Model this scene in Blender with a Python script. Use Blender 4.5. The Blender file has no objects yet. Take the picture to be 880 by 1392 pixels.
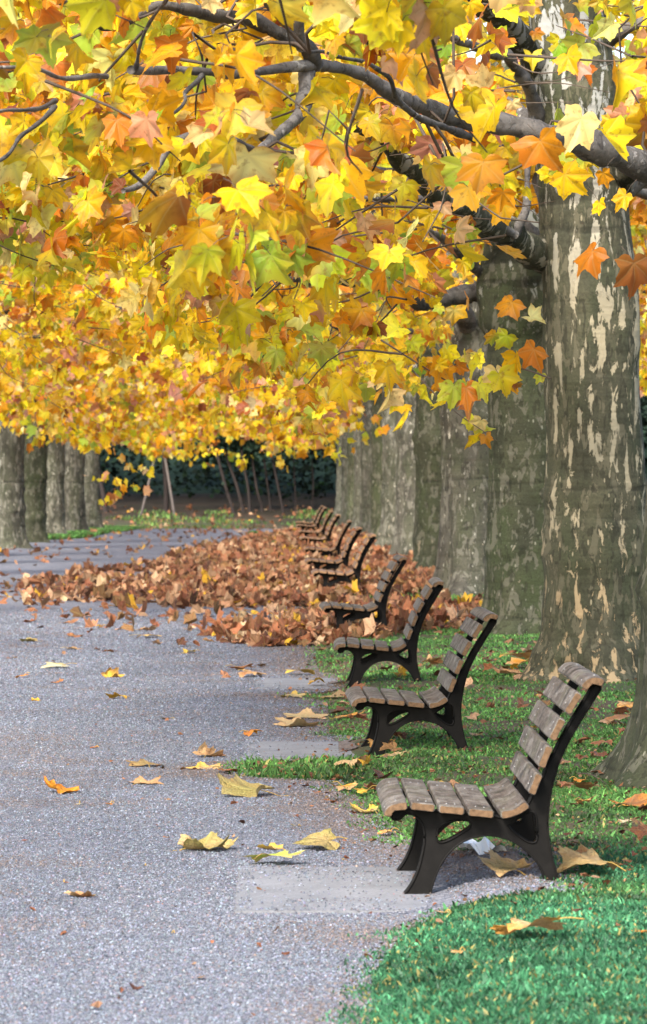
import bpy, bmesh, math
import numpy as np
from mathutils import Vector, Matrix

SC = bpy.context.scene
COL = SC.collection
RNG = np.random.default_rng(11)
PI = math.pi
F = 5805.0          # focal length in photo pixels (880 px wide frame)
EYE = 1.41          # camera height
VX, VY = 386.0, 661.0   # vanishing point of the avenue in the photo

# ------------------------------------------------------------------ helpers
def link(o, parent=None):
    COL.objects.link(o)
    if parent is not None:
        o.parent = parent
    return o

def tag(o, label=None, cat=None, group=None, kind=None):
    if label: o['label'] = label
    if cat: o['category'] = cat
    if group: o['group'] = group
    if kind: o['kind'] = kind
    return o

def empty(name, loc):
    e = bpy.data.objects.new(name, None)
    e.location = loc
    e.empty_display_size = .2
    return link(e)

def mesh_np(name, V, faces_flat, face_n, mats, colors=None, attrs=None, smooth=False, midx=None, luv=None):
    """V (n,3); faces_flat 1d vertex ids; face_n 1d sizes"""
    me = bpy.data.meshes.new(name)
    V = np.asarray(V, np.float32)
    faces_flat = np.asarray(faces_flat, np.int32)
    face_n = np.asarray(face_n, np.int32)
    me.vertices.add(len(V)); me.vertices.foreach_set('co', V.ravel())
    me.loops.add(len(faces_flat)); me.loops.foreach_set('vertex_index', faces_flat)
    me.polygons.add(len(face_n))
    st = np.zeros(len(face_n), np.int32); st[1:] = np.cumsum(face_n)[:-1]
    me.polygons.foreach_set('loop_start', st)
    me.polygons.foreach_set('loop_total', face_n)
    if midx is not None:
        me.polygons.foreach_set('material_index', np.asarray(midx, np.int32))
    me.polygons.foreach_set('use_smooth', np.full(len(face_n), smooth, bool))
    for m in (mats if isinstance(mats, (list, tuple)) else [mats]):
        me.materials.append(m)
    if colors is not None:
        a = me.attributes.new('col', 'FLOAT_COLOR', 'POINT')
        c = np.ones((len(V), 4), np.float32); c[:, :3] = colors
        a.data.foreach_set('color', c.ravel())
    for k, v in (attrs or {}).items():
        a = me.attributes.new(k, 'FLOAT', 'POINT')
        a.data.foreach_set('value', np.asarray(v, np.float32))
    if luv is not None:
        a = me.attributes.new('luv', 'FLOAT_VECTOR', 'POINT')
        a.data.foreach_set('vector', np.asarray(luv, np.float32).ravel())
    me.update(calc_edges=True)
    me.validate()
    return me

def obj(name, me, parent=None, loc=(0, 0, 0)):
    o = bpy.data.objects.new(name, me)
    o.location = loc
    return link(o, parent)

class Build:
    """collects tubes as numpy pieces"""
    def __init__(self): self.V = []; self.F = []; self.N = []; self.C = []; self.n = 0
    def add(self, V, F, N, C=None):
        self.V.append(V); self.F.append(np.asarray(F) + self.n); self.N.append(N); self.n += len(V)
        if C is not None: self.C.append(C)
    def tube(self, P, R, seg=8, cap=True, wob=0., rng=RNG):
        P = np.asarray(P, float); R = np.asarray(R, float)
        T = np.gradient(P, axis=0); T /= np.linalg.norm(T, axis=1)[:, None] + 1e-9
        ref = np.array([0., 0, 1.]) if abs(T[0][2]) < .8 else np.array([1., 0, 0])
        A = np.cross(T, ref); A /= np.linalg.norm(A, axis=1)[:, None] + 1e-9
        B = np.cross(T, A)
        th = np.linspace(0, 2*PI, seg, endpoint=False)
        rr = R[:, None] * (1 + wob * rng.standard_normal((len(P), seg)))
        V = P[:, None, :] + rr[..., None] * (np.cos(th)[None, :, None]*A[:, None, :] + np.sin(th)[None, :, None]*B[:, None, :])
        V = V.reshape(-1, 3)
        i = np.arange(len(P)-1)[:, None]*seg; j = np.arange(seg)[None, :]; j2 = (j+1) % seg
        Q = np.stack([i+j, i+seg+j, i+seg+j2, i+j2], -1).reshape(-1, 4)
        Fl = [Q.ravel()]; N = [np.full(len(Q), 4)]
        if cap:
            Fl.append(np.arange(seg) + (len(P)-1)*seg); N.append([seg])
            Fl.append(np.arange(seg)[::-1]); N.append([seg])
        self.add(V, np.concatenate(Fl), np.concatenate(N))
    def mesh(self, name, mats, smooth=True):
        return mesh_np(name, np.concatenate(self.V), np.concatenate(self.F), np.concatenate(self.N), mats, smooth=smooth,
                       colors=np.concatenate(self.C) if self.C else None)

def spline(pts, n):
    """Catmull-Rom through pts, n samples"""
    P = np.asarray(pts, float)
    if len(P) < 3:
        t = np.linspace(0, 1, n)[:, None]
        return P[0]*(1-t)+P[-1]*t
    Q = np.vstack([2*P[0]-P[1], P, 2*P[-1]-P[-2]])
    u = np.linspace(0, len(P)-1-1e-6, n); k = u.astype(int); t = (u-k)[:, None]
    p0, p1, p2, p3 = Q[k], Q[k+1], Q[k+2], Q[k+3]
    return .5*((2*p1)+(-p0+p2)*t+(2*p0-5*p1+4*p2-p3)*t**2+(-p0+3*p1-3*p2+p3)*t**3)

_nz = np.random.default_rng(5)
_D = _nz.standard_normal((24, 3)); _D /= np.linalg.norm(_D, axis=1)[:, None]
_Fq = .55 + 1.6*_nz.random(24); _Ph = _nz.random(24)*2*PI
def fnoise(P, scale=1., seed=0):
    """smooth pseudo noise, about -1..1"""
    P = np.asarray(P, float)*scale + seed*17.31
    s = np.sin((P @ (_D*_Fq[:, None]).T)*2.2 + _Ph)
    return s[..., :].sum(-1)/4.9
def fnoise2(x, y, scale=1., seed=0):
    return fnoise(np.stack([x, y, 0*x+seed*3.7], -1), scale, seed)
def sstep(a, b, x):
    t = np.clip((x-a)/(b-a), 0, 1); return t*t*(3-2*t)

# ------------------------------------------------------------------ terrain functions (x across, y = distance along the avenue)
EY = [-30, 9, 12.2, 13.4, 13.95, 14.15, 15.7, 16.0, 16.8, 18, 20.3, 20.6, 21.2, 21.75, 21.95, 23.4, 24, 27.7, 28.6, 29.2, 31.2, 32, 36, 60, 127, 140]
EX = [.2, .12, .19, .32, .5, .98, .98, .62, .44, .36, .22, -.2, -.27, -.2, .3, .42, .2, .22, .0, .35, .35, .2, .2, .25, .2, .2]
def edge(y): return np.interp(y, EY, EX)
def LE(y): return np.interp(y, [-50, 88, 104, 120, 140], [-6.25, -6.2, -5.15, -4.6, -4.5]) + .12*np.sin(y*.31) + .07*np.sin(y*.9)
def base(y): return np.interp(y, [-50, 28, 33, 39, 46, 52, 70, 110, 127, 130, 136, 142, 165, 200, 700],
                              [0, 0, .008, .03, .075, .10, .12, .135, .125, .16, .42, .72, 1.7, 2.2, 2.2])
def edge_soft(y):   # shoulder of the lawn, without the bare pads
    return np.interp(y, [-30, 9, 12.2, 13.6, 14.5, 18, 24, 60, 140], [.2, .12, .2, .33, .42, .36, .25, .25, .2])
def H(x, y):
    x = np.asarray(x, float); y = np.asarray(y, float)
    e = edge_soft(y)
    g = sstep(e-.02, e+.45, x)
    z = base(y) + g*(.062 + .012*fnoise2(x, y, 1.3, 2))*sstep(150, 120, y)
    z = z + .03*sstep(-4.9, -5.4, x)*sstep(150, 120, y)
    z = z + .006*fnoise2(x, y, .8, 4)*sstep(8, 20, y)
    return z
def gp(px, py):
    """ground point seen at photo pixel px,py (solved on the terrain)"""
    d = F*EYE/max(py-VY, 4)
    for _ in range(30):
        x = (px-VX)/F*d
        d = .5*d + .5*F*(EYE-float(H(x, d)))/max(py-VY, 4)
    return np.array([(px-VX)/F*d, d, float(H((px-VX)/F*d, d))])
def P3(px, py, d):
    return np.array([(px-VX)/F*d, d, EYE-(py-VY)/F*d])

# ------------------------------------------------------------------ materials
def new_mat(name):
    m = bpy.data.materials.new(name); m.use_nodes = True
    nt = m.node_tree
    for n in list(nt.nodes): nt.nodes.remove(n)
    out = nt.nodes.new('ShaderNodeOutputMaterial')
    return m, nt, out
class NT:
    def __init__(s, nt): s.nt = nt
    def n(s, t, **kw):
        n = s.nt.nodes.new(t)
        for k, v in kw.items():
            if k.startswith('i_'): n.inputs[k[2:].replace('_', ' ')].default_value = v
            else: setattr(n, k, v)
        return n
    def l(s, a, b): s.nt.links.new(a, b)
    def ramp(s, fac, stops, interp='LINEAR'):
        r = s.n('ShaderNodeValToRGB'); r.color_ramp.interpolation = interp
        el = r.color_ramp.elements
        while len(el) < len(stops): el.new(.5)
        for e, (p, c) in zip(el, stops):
            e.position = p; e.color = (c[0], c[1], c[2], 1) if hasattr(c, '__len__') else (c, c, c, 1)
        s.l(fac, r.inputs[0]); return r.outputs[0]
    def mix(s, f, a, b, typ='MIX'):
        m = s.n('ShaderNodeMix', data_type='RGBA', blend_type=typ)
        for k, v in ((0, f), (6, a), (7, b)):
            sock = m.inputs[k]
            if hasattr(v, 'is_output'): s.l(v, sock)
            elif hasattr(v, '__len__'): sock.default_value = (v[0], v[1], v[2], 1)
            else: sock.default_value = v if k == 0 else (v, v, v, 1)
        return m.outputs[2]
    def math(s, op, a, b=0., c=None):
        m = s.n('ShaderNodeMath', operation=op)
        for k, v in enumerate((a, b) if c is None else (a, b, c)):
            if hasattr(v, 'is_output'): s.l(v, m.inputs[k])
            else: m.inputs[k].default_value = v
        return m.outputs[0]
    def coords(s, scale=(1, 1, 1), kind='Object'):
        t = s.n('ShaderNodeTexCoord'); mp = s.n('ShaderNodeMapping')
        mp.inputs['Scale'].default_value = scale
        s.l(t.outputs[kind], mp.inputs[0]); return mp.outputs[0]
    def noise(s, vec, scale, detail=3, rough=.55, dist=0.):
        n = s.n('ShaderNodeTexNoise'); s.l(vec, n.inputs['Vector'])
        n.inputs['Scale'].default_value = scale; n.inputs['Detail'].default_value = detail
        n.inputs['Roughness'].default_value = rough; n.inputs['Distortion'].default_value = dist
        return n
    def voro(s, vec, scale, feature='F1', rnd=1.):
        n = s.n('ShaderNodeTexVoronoi', feature=feature); s.l(vec, n.inputs['Vector'])
        n.inputs['Scale'].default_value = scale; n.inputs['Randomness'].default_value = rnd
        return n
    def principled(s, out, color, rough=.8, spec=.3, normal=None, metallic=0.):
        p = s.n('ShaderNodeBsdfPrincipled')
        if hasattr(color, 'is_output'): s.l(color, p.inputs['Base Color'])
        else: p.inputs['Base Color'].default_value = (*color, 1)
        if hasattr(rough, 'is_output'): s.l(rough, p.inputs['Roughness'])
        else: p.inputs['Roughness'].default_value = rough
        p.inputs['Specular IOR Level'].default_value = spec
        p.inputs['Metallic'].default_value = metallic
        if normal is not None: s.l(normal, p.inputs['Normal'])
        if out is not None: s.l(p.outputs[0], out.inputs[0])
        return p
    def bump(s, h, dist=.01, strength=1.):
        b = s.n('ShaderNodeBump'); s.l(h, b.inputs['Height'])
        b.inputs['Distance'].default_value = dist; b.inputs['Strength'].default_value = strength
        return b.outputs[0]

def attr_leaf_mat(name, trans=.45, rough=.45, spec=.35, spots=.0, spot_scale=40., veins=False, crinkle=0.):
    m, nt, out = new_mat(name); g = NT(nt)
    a = g.n('ShaderNodeAttribute', attribute_name='col')
    c = a.outputs['Color']
    if spots > 0:
        v = g.coords()
        n1 = g.noise(v, spot_scale, 3, .6)
        f = g.ramp(n1.outputs[0], [(.56, 0), (.70, spots)])
        c = g.mix(f, c, (.30, .12, .02))
        n2 = g.noise(v, spot_scale*.4, 2, .5)
        c = g.mix(g.ramp(n2.outputs[0], [(.3, .0), (.7, .30)]), c, g.mix(1., c, (1.0, .78, .5), 'MULTIPLY'))
    nrm = None
    if veins:
        la = g.n('ShaderNodeAttribute', attribute_name='luv')
        ds = []
        for k in (0, 50, -50, 105, -105):
            sx, cy = math.sin(math.radians(k)), math.cos(math.radians(k))
            cr = g.n('ShaderNodeVectorMath', operation='DOT_PRODUCT'); g.l(la.outputs['Vector'], cr.inputs[0]); cr.inputs[1].default_value = (cy, -sx, 0)
            al = g.n('ShaderNodeVectorMath', operation='DOT_PRODUCT'); g.l(la.outputs['Vector'], al.inputs[0]); al.inputs[1].default_value = (sx, cy, 0)
            d_ = g.math('ABSOLUTE', cr.outputs['Value'])
            # side veins leave the main ones at a slant
            ds.append(g.math('ADD', d_, g.math('MULTIPLY', g.math('LESS_THAN', al.outputs['Value'], 0.), 9.)))
        mn = ds[0]
        for q in ds[1:]: mn = g.math('MINIMUM', mn, q)
        vf = g.ramp(mn, [(0.006, 1), (.035, 0)])
        hsv = g.mix(.5, c, (.75, .62, .25))
        c = g.mix(g.math('MULTIPLY', vf, .30), c, hsv)
        bl = g.ramp(mn, [(.0, 0), (.16, 1)])
        c = g.mix(1., c, g.ramp(mn, [(.0, .86), (.14, 1.06)]), 'MULTIPLY')
        cn = g.noise(g.coords(), 60. if crinkle else 40., 3, .6)
        hh = g.math('ADD', g.math('MULTIPLY', bl, .8), g.math('MULTIPLY', cn.outputs[0], .5+3.*crinkle))
        nrm = g.bump(hh, .006+.01*crinkle, .8)
    p = g.principled(None, c, rough, spec, nrm)
    t = g.n('ShaderNodeBsdfTranslucent')
    g.l(c, t.inputs[0])
    mx = g.n('ShaderNodeMixShader'); mx.inputs[0].default_value = trans
    g.l(p.outputs[0], mx.inputs[1]); g.l(t.outputs[0], mx.inputs[2]); g.l(mx.outputs[0], out.inputs[0])
    return m

M_LEAF = attr_leaf_mat('plane_leaf', .54, .45, .3, .6, 34., True)
M_DEAD = attr_leaf_mat('dry_leaf', .12, .6, .25, .45, 45., True, .5)
M_GRASS = attr_leaf_mat('grass_blade', .3, .5, .3)
M_DARK = attr_leaf_mat('evergreen_leaf', .15, .6, .12)

def bark(name, base, dark, patches, cover, scale, stretch, upper=0., moss=.35, streak=.15):
    """plane-tree bark: flaking camouflage; patches = colours of the exposed layers"""
    m, nt, out = new_mat(name); g = NT(nt)
    v = g.coords((1, 1, stretch))
    v1 = g.coords()
    oi = g.n('ShaderNodeObjectInfo')
    add = g.n('ShaderNodeVectorMath', operation='ADD'); g.l(v, add.inputs[0])
    cmb = g.n('ShaderNodeCombineXYZ')
    r = g.math('MULTIPLY', oi.outputs['Random'], 37.)
    for k in range(3): g.l(r, cmb.inputs[k])
    g.l(cmb.outputs[0], add.inputs[1]); v = add.outputs[0]
    big = g.noise(v, scale*.55, 2, .5, .3)
    c = g.mix(g.ramp(big.outputs[0], [(.35, 0), (.62, 1)]), base, dark)
    mo = g.noise(v, scale*.35, 3, .6)
    c = g.mix(g.ramp(mo.outputs[0], [(.42, 0), (.65, moss)]), c, (.055, .07, .03))
    fine = g.noise(v1, 55, 4, .7)
    c = g.mix(.55, c, g.mix(1., c, g.ramp(fine.outputs[0], [(.25, .35), (.75, 1.7)]), 'MULTIPLY'))
    # a middle layer of muted flakes
    m1 = g.noise(v, scale*1.35, 4, .6, .45)
    f1 = g.ramp(m1.outputs[0], [(.55, 0), (.56, 1)])
    c = g.mix(g.math('MULTIPLY', f1, .55), c, patches[0])
    m1b = g.noise(v, scale*2.3, 2, .5, .3)
    f1b = g.ramp(m1b.outputs[0], [(.60, 0), (.612, 1)])
    c = g.mix(g.math('MULTIPLY', f1b, .6), c, tuple(.55*q for q in dark))
    # pale fresh flakes
    m2 = g.noise(v, scale, 6, .66, .5)
    sep = g.n('ShaderNodeSeparateXYZ'); g.l(v1, sep.inputs[0])
    up = g.math('MULTIPLY', g.ramp(g.math('MULTIPLY', sep.outputs[2], .2), [(.45, 0), (.95, 1)]), upper)
    vc = g.n('ShaderNodeVectorMath', operation='MULTIPLY'); g.l(v, vc.inputs[0]); vc.inputs[1].default_value = (1, 1, .18)
    coln = g.noise(vc.outputs[0], scale*1.1, 1, .5)
    thr = g.math('ADD', g.math('ADD', m2.outputs[0], up), g.math('MULTIPLY', g.math('SUBTRACT', coln.outputs[0], .5), streak))
    f2 = g.ramp(thr, [(cover, 0), (cover+.012, 1)])
    tint = g.noise(v, scale*.3, 1)
    pc = g.mix(g.ramp(tint.outputs[0], [(.4, 0), (.6, 1)]), patches[1], patches[2])
    low = g.ramp(g.math('MULTIPLY', sep.outputs[2], .5), [(.25, 1), (.6, 0)])
    pc = g.mix(g.math('MULTIPLY', low, .6), pc, patches[3])
    pc = g.mix(g.math('MULTIPLY', g.ramp(g.math('MULTIPLY', sep.outputs[2], .2), [(.5, 0), (.9, 1)]), .8), pc, (.30, .31, .30))
    c = g.mix(f2, c, pc)
    # small round pale freckles
    vo = g.voro(v, scale*1.5)
    f3 = g.ramp(vo.outputs['Distance'], [(.10, 1), (.13, 0)])
    c = g.mix(g.math('MULTIPLY', f3, .7), c, patches[1])
    c = g.mix(1., c, g.ramp(oi.outputs['Random'], [(0, .62), (1, 1.25)]), 'MULTIPLY')
    h = g.math('ADD', g.math('MULTIPLY', f2, -.6), g.math('ADD', g.math('MULTIPLY', fine.outputs[0], .35), g.math('MULTIPLY', f1, -.35)))
    wr = g.noise(g.coords((.9, .9, 6.5)), 1.5, 2, .45, .3)
    c = g.mix(1., c, g.ramp(wr.outputs[0], [(.30, .55), (.39, 1.)]), 'MULTIPLY')  # shade of the wrinkle creases painted into the colour, besides the bump
    h = g.math('ADD', h, g.math('MULTIPLY', wr.outputs[0], 2.2))
    g.principled(out, c, .85, .2, g.bump(h, .012, .8))
    return m
B_CREAM = bark('bark_streaked', (.064, .060, .037), (.037, .037, .023), [(.12, .108, .070), (.30, .26, .17), (.23, .205, .14), (.32, .21, .10)], .570, 12., .32, .018, .3, .42)
B_GREEN = bark('bark_olive', (.066, .069, .040), (.041, .044, .026), [(.17, .16, .12), (.30, .29, .22), (.22, .23, .18), (.26, .2, .12)], .655, 9., .5, .05, .7)
B_DARK = bark('bark_grey', (.088, .082, .064), (.047, .044, .035), [(.19, .18, .145), (.42, .40, .33), (.30, .28, .23), (.25, .19, .11)], .65, 9., .42, .05, .45)
B_PALE = bark('bark_pale', (.10, .096, .072), (.055, .053, .040), [(.22, .21, .17), (.48, .46, .38), (.36, .35, .3), (.30, .24, .16)], .63, 10., .36, .05, .35)
B_LIMB = bark('bark_limb', (.16, .145, .13), (.085, .076, .07), [(.16, .15, .14), (.33, .31, .28), (.24, .22, .2), (.2, .17, .13)], .64, 9., .8, 0., .1)

def simple_mat(name, c, rough=.7, spec=.3, metallic=0., var=.3, scale=20.):
    m, nt, out = new_mat(name); g = NT(nt)
    n = g.noise(g.coords(), scale, 4, .6)
    cc = g.mix(1., c, g.ramp(n.outputs[0], [(.25, 1-var), (.75, 1+var)]), 'MULTIPLY')
    g.principled(out, cc, rough, spec, g.bump(n.outputs[0], .002, .5), metallic)
    return m
M_TWIG = simple_mat('twig_bark', (.085, .065, .05), .8, .2)
M_IRON = simple_mat('painted_cast_iron', (.0065, .0058, .0052), .55, .12, 0., .35, 30.)
M_BOLT = simple_mat('zinc_bolt', (.2, .2, .195), .5, .5, .8, .1)
M_PAPER = simple_mat('white_paper', (.78, .80, .82), .8, .2, 0., .04)
M_STALK = simple_mat('stake_wood', (.085, .07, .06), .8, .2)
M_SAP = simple_mat('sapling_bark', (.024, .018, .016), .85, .2)

def wood(name, top_a, top_b, pale, end):
    m, nt, out = new_mat(name); g = NT(nt)
    oi = g.n('ShaderNodeObjectInfo'); cb = g.n('ShaderNodeCombineXYZ'); rr_ = g.math('MULTIPLY', oi.outputs['Random'], 53.)
    for k_ in range(3): g.l(rr_, cb.inputs[k_])
    def co(sc):
        a_ = g.n('ShaderNodeVectorMath', operation='ADD'); g.l(g.coords(sc), a_.inputs[0]); g.l(cb.outputs[0], a_.inputs[1]); return a_.outputs[0]
    v = co((14, 1.3, 14)); v2 = co((1, 1, 1))
    n = g.noise(v, 5., 5, .65, .4)
    c = g.mix(g.ramp(n.outputs[0], [(.35, 0), (.65, 1)]), top_a, top_b)
    k = g.noise(co((1.6, 1, 1.6)), 8., 6, .72, .2)
    c = g.mix(g.ramp(k.outputs[0], [(.46, 0), (.66, .75)]), c, pale)
    k2 = g.noise(v2, 9., 4, .65)
    c = g.mix(g.ramp(k2.outputs[0], [(.53, 0), (.64, .85)]), c, tuple(.3*q for q in top_a))
    gr = g.noise(v2, 4., 2, .5)
    c = g.mix(g.ramp(gr.outputs[0], [(.5, 0), (.7, .25)]), c, (.10, .12, .05))
    c = g.mix(1., c, g.ramp(rr_ if False else oi.outputs['Random'], [(0, .82), (1, 1.12)]), 'MULTIPLY')
    g.principled(out, c, .72, .3, g.bump(g.math('ADD', n.outputs[0], k2.outputs[0]), .004, .7))
    m2, nt2, out2 = new_mat(name+'_end'); g2 = NT(nt2)
    e = g2.noise(g2.coords((1, 1, 1)), 60., 4, .6)
    g2.principled(out2, g2.mix(1., end, g2.ramp(e.outputs[0], [(.25, .5), (.75, 1.5)]), 'MULTIPLY'), .8, .2)
    return [m, m2, M_BOLT]
W_GREY = wood('weathered_slat', (.056, .042, .033), (.108, .088, .073), (.25, .228, .20), (.13, .078, .042))
W_BROWN = wood('brown_slat', (.11, .055, .035), (.17, .09, .055), (.34, .24, .17), (.24, .14, .075))

# ground materials
def ground_mat():
    m, nt, out = new_mat('soil'); g = NT(nt)
    v = g.coords()
    n = g.noise(v, 9., 5, .7); n2 = g.noise(v, 60., 3, .7); n3 = g.noise(v, 1.1, 3, .6)
    c = g.mix(g.ramp(n.outputs[0], [(.35, 0), (.65, 1)]), (.075, .05, .032), (.15, .105, .07))
    c = g.mix(g.ramp(n2.outputs[0], [(.52, 0), (.66, .6)]), c, (.25, .16, .10))
    c = g.mix(g.ramp(n3.outputs[0], [(.42, 0), (.58, .75)]), c, (.05, .085, .035))
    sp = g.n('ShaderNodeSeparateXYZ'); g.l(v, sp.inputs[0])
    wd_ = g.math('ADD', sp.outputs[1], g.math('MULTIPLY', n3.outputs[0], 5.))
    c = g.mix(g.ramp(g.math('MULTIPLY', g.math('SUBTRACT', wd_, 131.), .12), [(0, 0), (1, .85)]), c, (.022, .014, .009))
    g.principled(out, c, .95, .15, g.bump(g.math('ADD', n.outputs[0], n2.outputs[0]), .03, .8))
    return m
def path_mat():
    m, nt, out = new_mat('gravel'); g = NT(nt)
    v = g.coords()
    a = g.n('ShaderNodeAttribute', attribute_name='edge')
    vo = g.voro(v, 95.); vo2 = g.voro(v, 38.)
    sep = g.n('ShaderNodeSeparateColor'); g.l(vo.outputs['Color'], sep.inputs[0])
    c = g.ramp(sep.outputs[0], [(0, (.08, .083, .10)), (.45, (.145, .15, .175)), (.8, (.23, .235, .265)), (1, (.38, .36, .36))])
    sep2 = g.n('ShaderNodeSeparateColor'); g.l(vo2.outputs['Color'], sep2.inputs[0])
    c = g.mix(.45, c, g.ramp(sep2.outputs[0], [(0, (.09, .094, .115)), (.6, (.17, .175, .20)), (1, (.30, .285, .285))]))
    c = g.mix(1., c, (1.02, 1.03, 1.05), 'MULTIPLY')
    big = g.noise(v, .55, 4, .6)
    c = g.mix(1., c, g.ramp(big.outputs[0], [(.3, .86), (.7, 1.12)]), 'MULTIPLY')
    n = g.noise(v, 4., 5, .7)
    f = g.math('ADD', a.outputs['Fac'], g.math('MULTIPLY', g.math('SUBTRACT', n.outputs[0], .5), 1.1))
    c = g.mix(g.ramp(f, [(.45, 0), (.85, .8)]), c, g.mix(g.ramp(n.outputs[0], [(.4, 0), (.6, 1)]), (.12, .085, .065), (.20, .15, .12)))
    h = g.math('ADD', vo.outputs['Distance'], g.math('MULTIPLY', vo2.outputs['Distance'], 1.5))
    g.principled(out, c, .9, .2, g.bump(h, .012, 1.))
    return m
M_SOIL = ground_mat(); M_PATH = path_mat()
def stone_mat():
    m, nt, out = new_mat('gravel_stone'); g = NT(nt)
    a = g.n('ShaderNodeAttribute', attribute_name='col')
    g.principled(out, a.outputs['Color'], .85, .25)
    return m
M_STONE = stone_mat()
def slab_mat():
    m, nt, out = new_mat('concrete'); g = NT(nt)
    v = g.coords()
    n = g.noise(v, 3., 5, .65); n2 = g.noise(v, 70., 4, .7)
    c = g.mix(g.ramp(n.outputs[0], [(.35, 0), (.65, 1)]), (.165, .168, .18), (.22, .224, .24))
    c = g.mix(.6, c, g.mix(1., c, g.ramp(n2.outputs[0], [(.3, .55), (.7, 1.35)]), 'MULTIPLY'))
    g.principled(out, c, .9, .2, g.bump(n2.outputs[0], .004, .8))
    return m
M_SLAB = slab_mat()

# ------------------------------------------------------------------ ground and path
def grid_mesh(name, X, Y, zf, mat, attr=None, smooth=True):
    XX, YY = X, Y
    V = np.stack([XX, YY, zf], -1).reshape(-1, 3)
    r, c = XX.shape
    i = np.arange(r-1)[:, None]*c; j = np.arange(c-1)[None, :]
    Q = np.stack([i+j, i+j+1, i+c+j+1, i+c+j], -1).reshape(-1, 4)
    return mesh_np(name, V, Q.ravel(), np.full(len(Q), 4), mat, attrs=attr, smooth=smooth)
gx = np.concatenate([np.linspace(-320, -14, 16)[:-1], np.linspace(-14, -1.5, 60)[:-1], np.linspace(-1.5, 4, 110)[:-1], np.linspace(4, 14, 40)[:-1], np.linspace(14, 320, 16)])
gy = np.concatenate([np.linspace(-30, 9, 20)[:-1], np.linspace(9, 40, 260)[:-1], np.linspace(40, 170, 200)[:-1], np.linspace(170, 700, 20)])
XX, YY = np.meshgrid(gx, gy)
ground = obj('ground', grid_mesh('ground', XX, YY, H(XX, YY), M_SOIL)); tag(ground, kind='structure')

py_ = np.concatenate([np.linspace(-28, 9, 20)[:-1], np.linspace(9, 40, 300)[:-1], np.linspace(40, 128, 160)])
u = np.linspace(0, 1, 100)
er = edge(py_) + .05*fnoise2(py_*2.1, py_*.3, 2., 1); el = LE(py_)
PX = el[:, None] + (er-el)[:, None]*(1-(1-u[None, :])**1.6)
PY = np.repeat(py_[:, None], 100, 1)
ed = 1 - np.clip((er[:, None]-PX)/.75, 0, 1)
ed = ed*(.3+.7*sstep(12.8, 15.5, PY))
ed = np.maximum(ed, .85*(1-np.clip((PX-el[:, None])/.5, 0, 1)))
ed = np.maximum(ed, sstep(124, 129, PY))
path = obj('gravel_path', grid_mesh('gravel_path', PX, PY, H(PX, PY)+.006, M_PATH, {'edge': ed.ravel()})); tag(path, kind='structure')

# ------------------------------------------------------------------ leaf geometry
OUT_HD = [(0, 1.), (4, .88), (8, .90), (14, .74), (20, .68), (26, .65), (32, .72), (38, .74), (44, .84), (50, .94), (55, .80), (62, .78), (70, .63), (78, .56), (86, .62), (95, .63), (105, .70), (112, .56), (127, .50), (142, .43), (158, .30), (174, .10)]
OUT_MD = [(0, 1.), (12, .76), (25, .65), (38, .75), (50, .92), (63, .73), (78, .56), (92, .62), (106, .68), (128, .48), (150, .34), (174, .08)]
OUT_LO = [(0, 1.), (25, .66), (50, .90), (78, .57), (105, .66), (150, .34)]
OUT_FAR = [(0, 1.), (48, .78), (105, .60), (160, .2)]
def leaf_template(kind):
    half, rings = {'hd': (OUT_HD, 2), 'md': (OUT_MD, 1), 'lo': (OUT_LO, 1), 'far': (OUT_FAR, 0)}[kind]
    L = [(a, r) for a, r in half] + [(-a, r) for a, r in half[::-1] if a not in (0,)]
    th = np.radians([a for a, r in L]); r = np.array([q for a, q in L])
    xy = np.stack([np.sin(th)*r, np.cos(th)*r], -1)
    xy[:, 1] = np.where(xy[:, 1] < 0, xy[:, 1]*.85, xy[:, 1])
    n = len(xy)
    j = np.arange(n); j2 = (j+1) % n
    if rings == 2:
        V = np.vstack([[0, 0], xy*.5, xy])
        tri = np.stack([0*j, 1+j2, 1+j], -1)
        qd = np.stack([1+j, 1+j2, 1+n+j2, 1+n+j], -1)
        fl = np.concatenate([tri.ravel(), qd.ravel()]); fn = np.concatenate([np.full(n, 3), np.full(n, 4)])
        rim = np.concatenate([[0], np.full(n, .45), np.ones(n)])
    elif rings == 1:
        V = np.vstack([[0, .02], xy]); tri = np.stack([0*j, 1+j2, 1+j], -1)
        fl = tri.ravel(); fn = np.full(n, 3); rim = np.concatenate([[0], np.ones(n)])
    else:
        V = xy; fl = np.arange(n)[::-1].copy(); fn = np.array([n]); rim = np.ones(n)
    return V, fl, fn, rim
TPL = {k: leaf_template(k) for k in ('hd', 'md', 'lo', 'far')}

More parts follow.
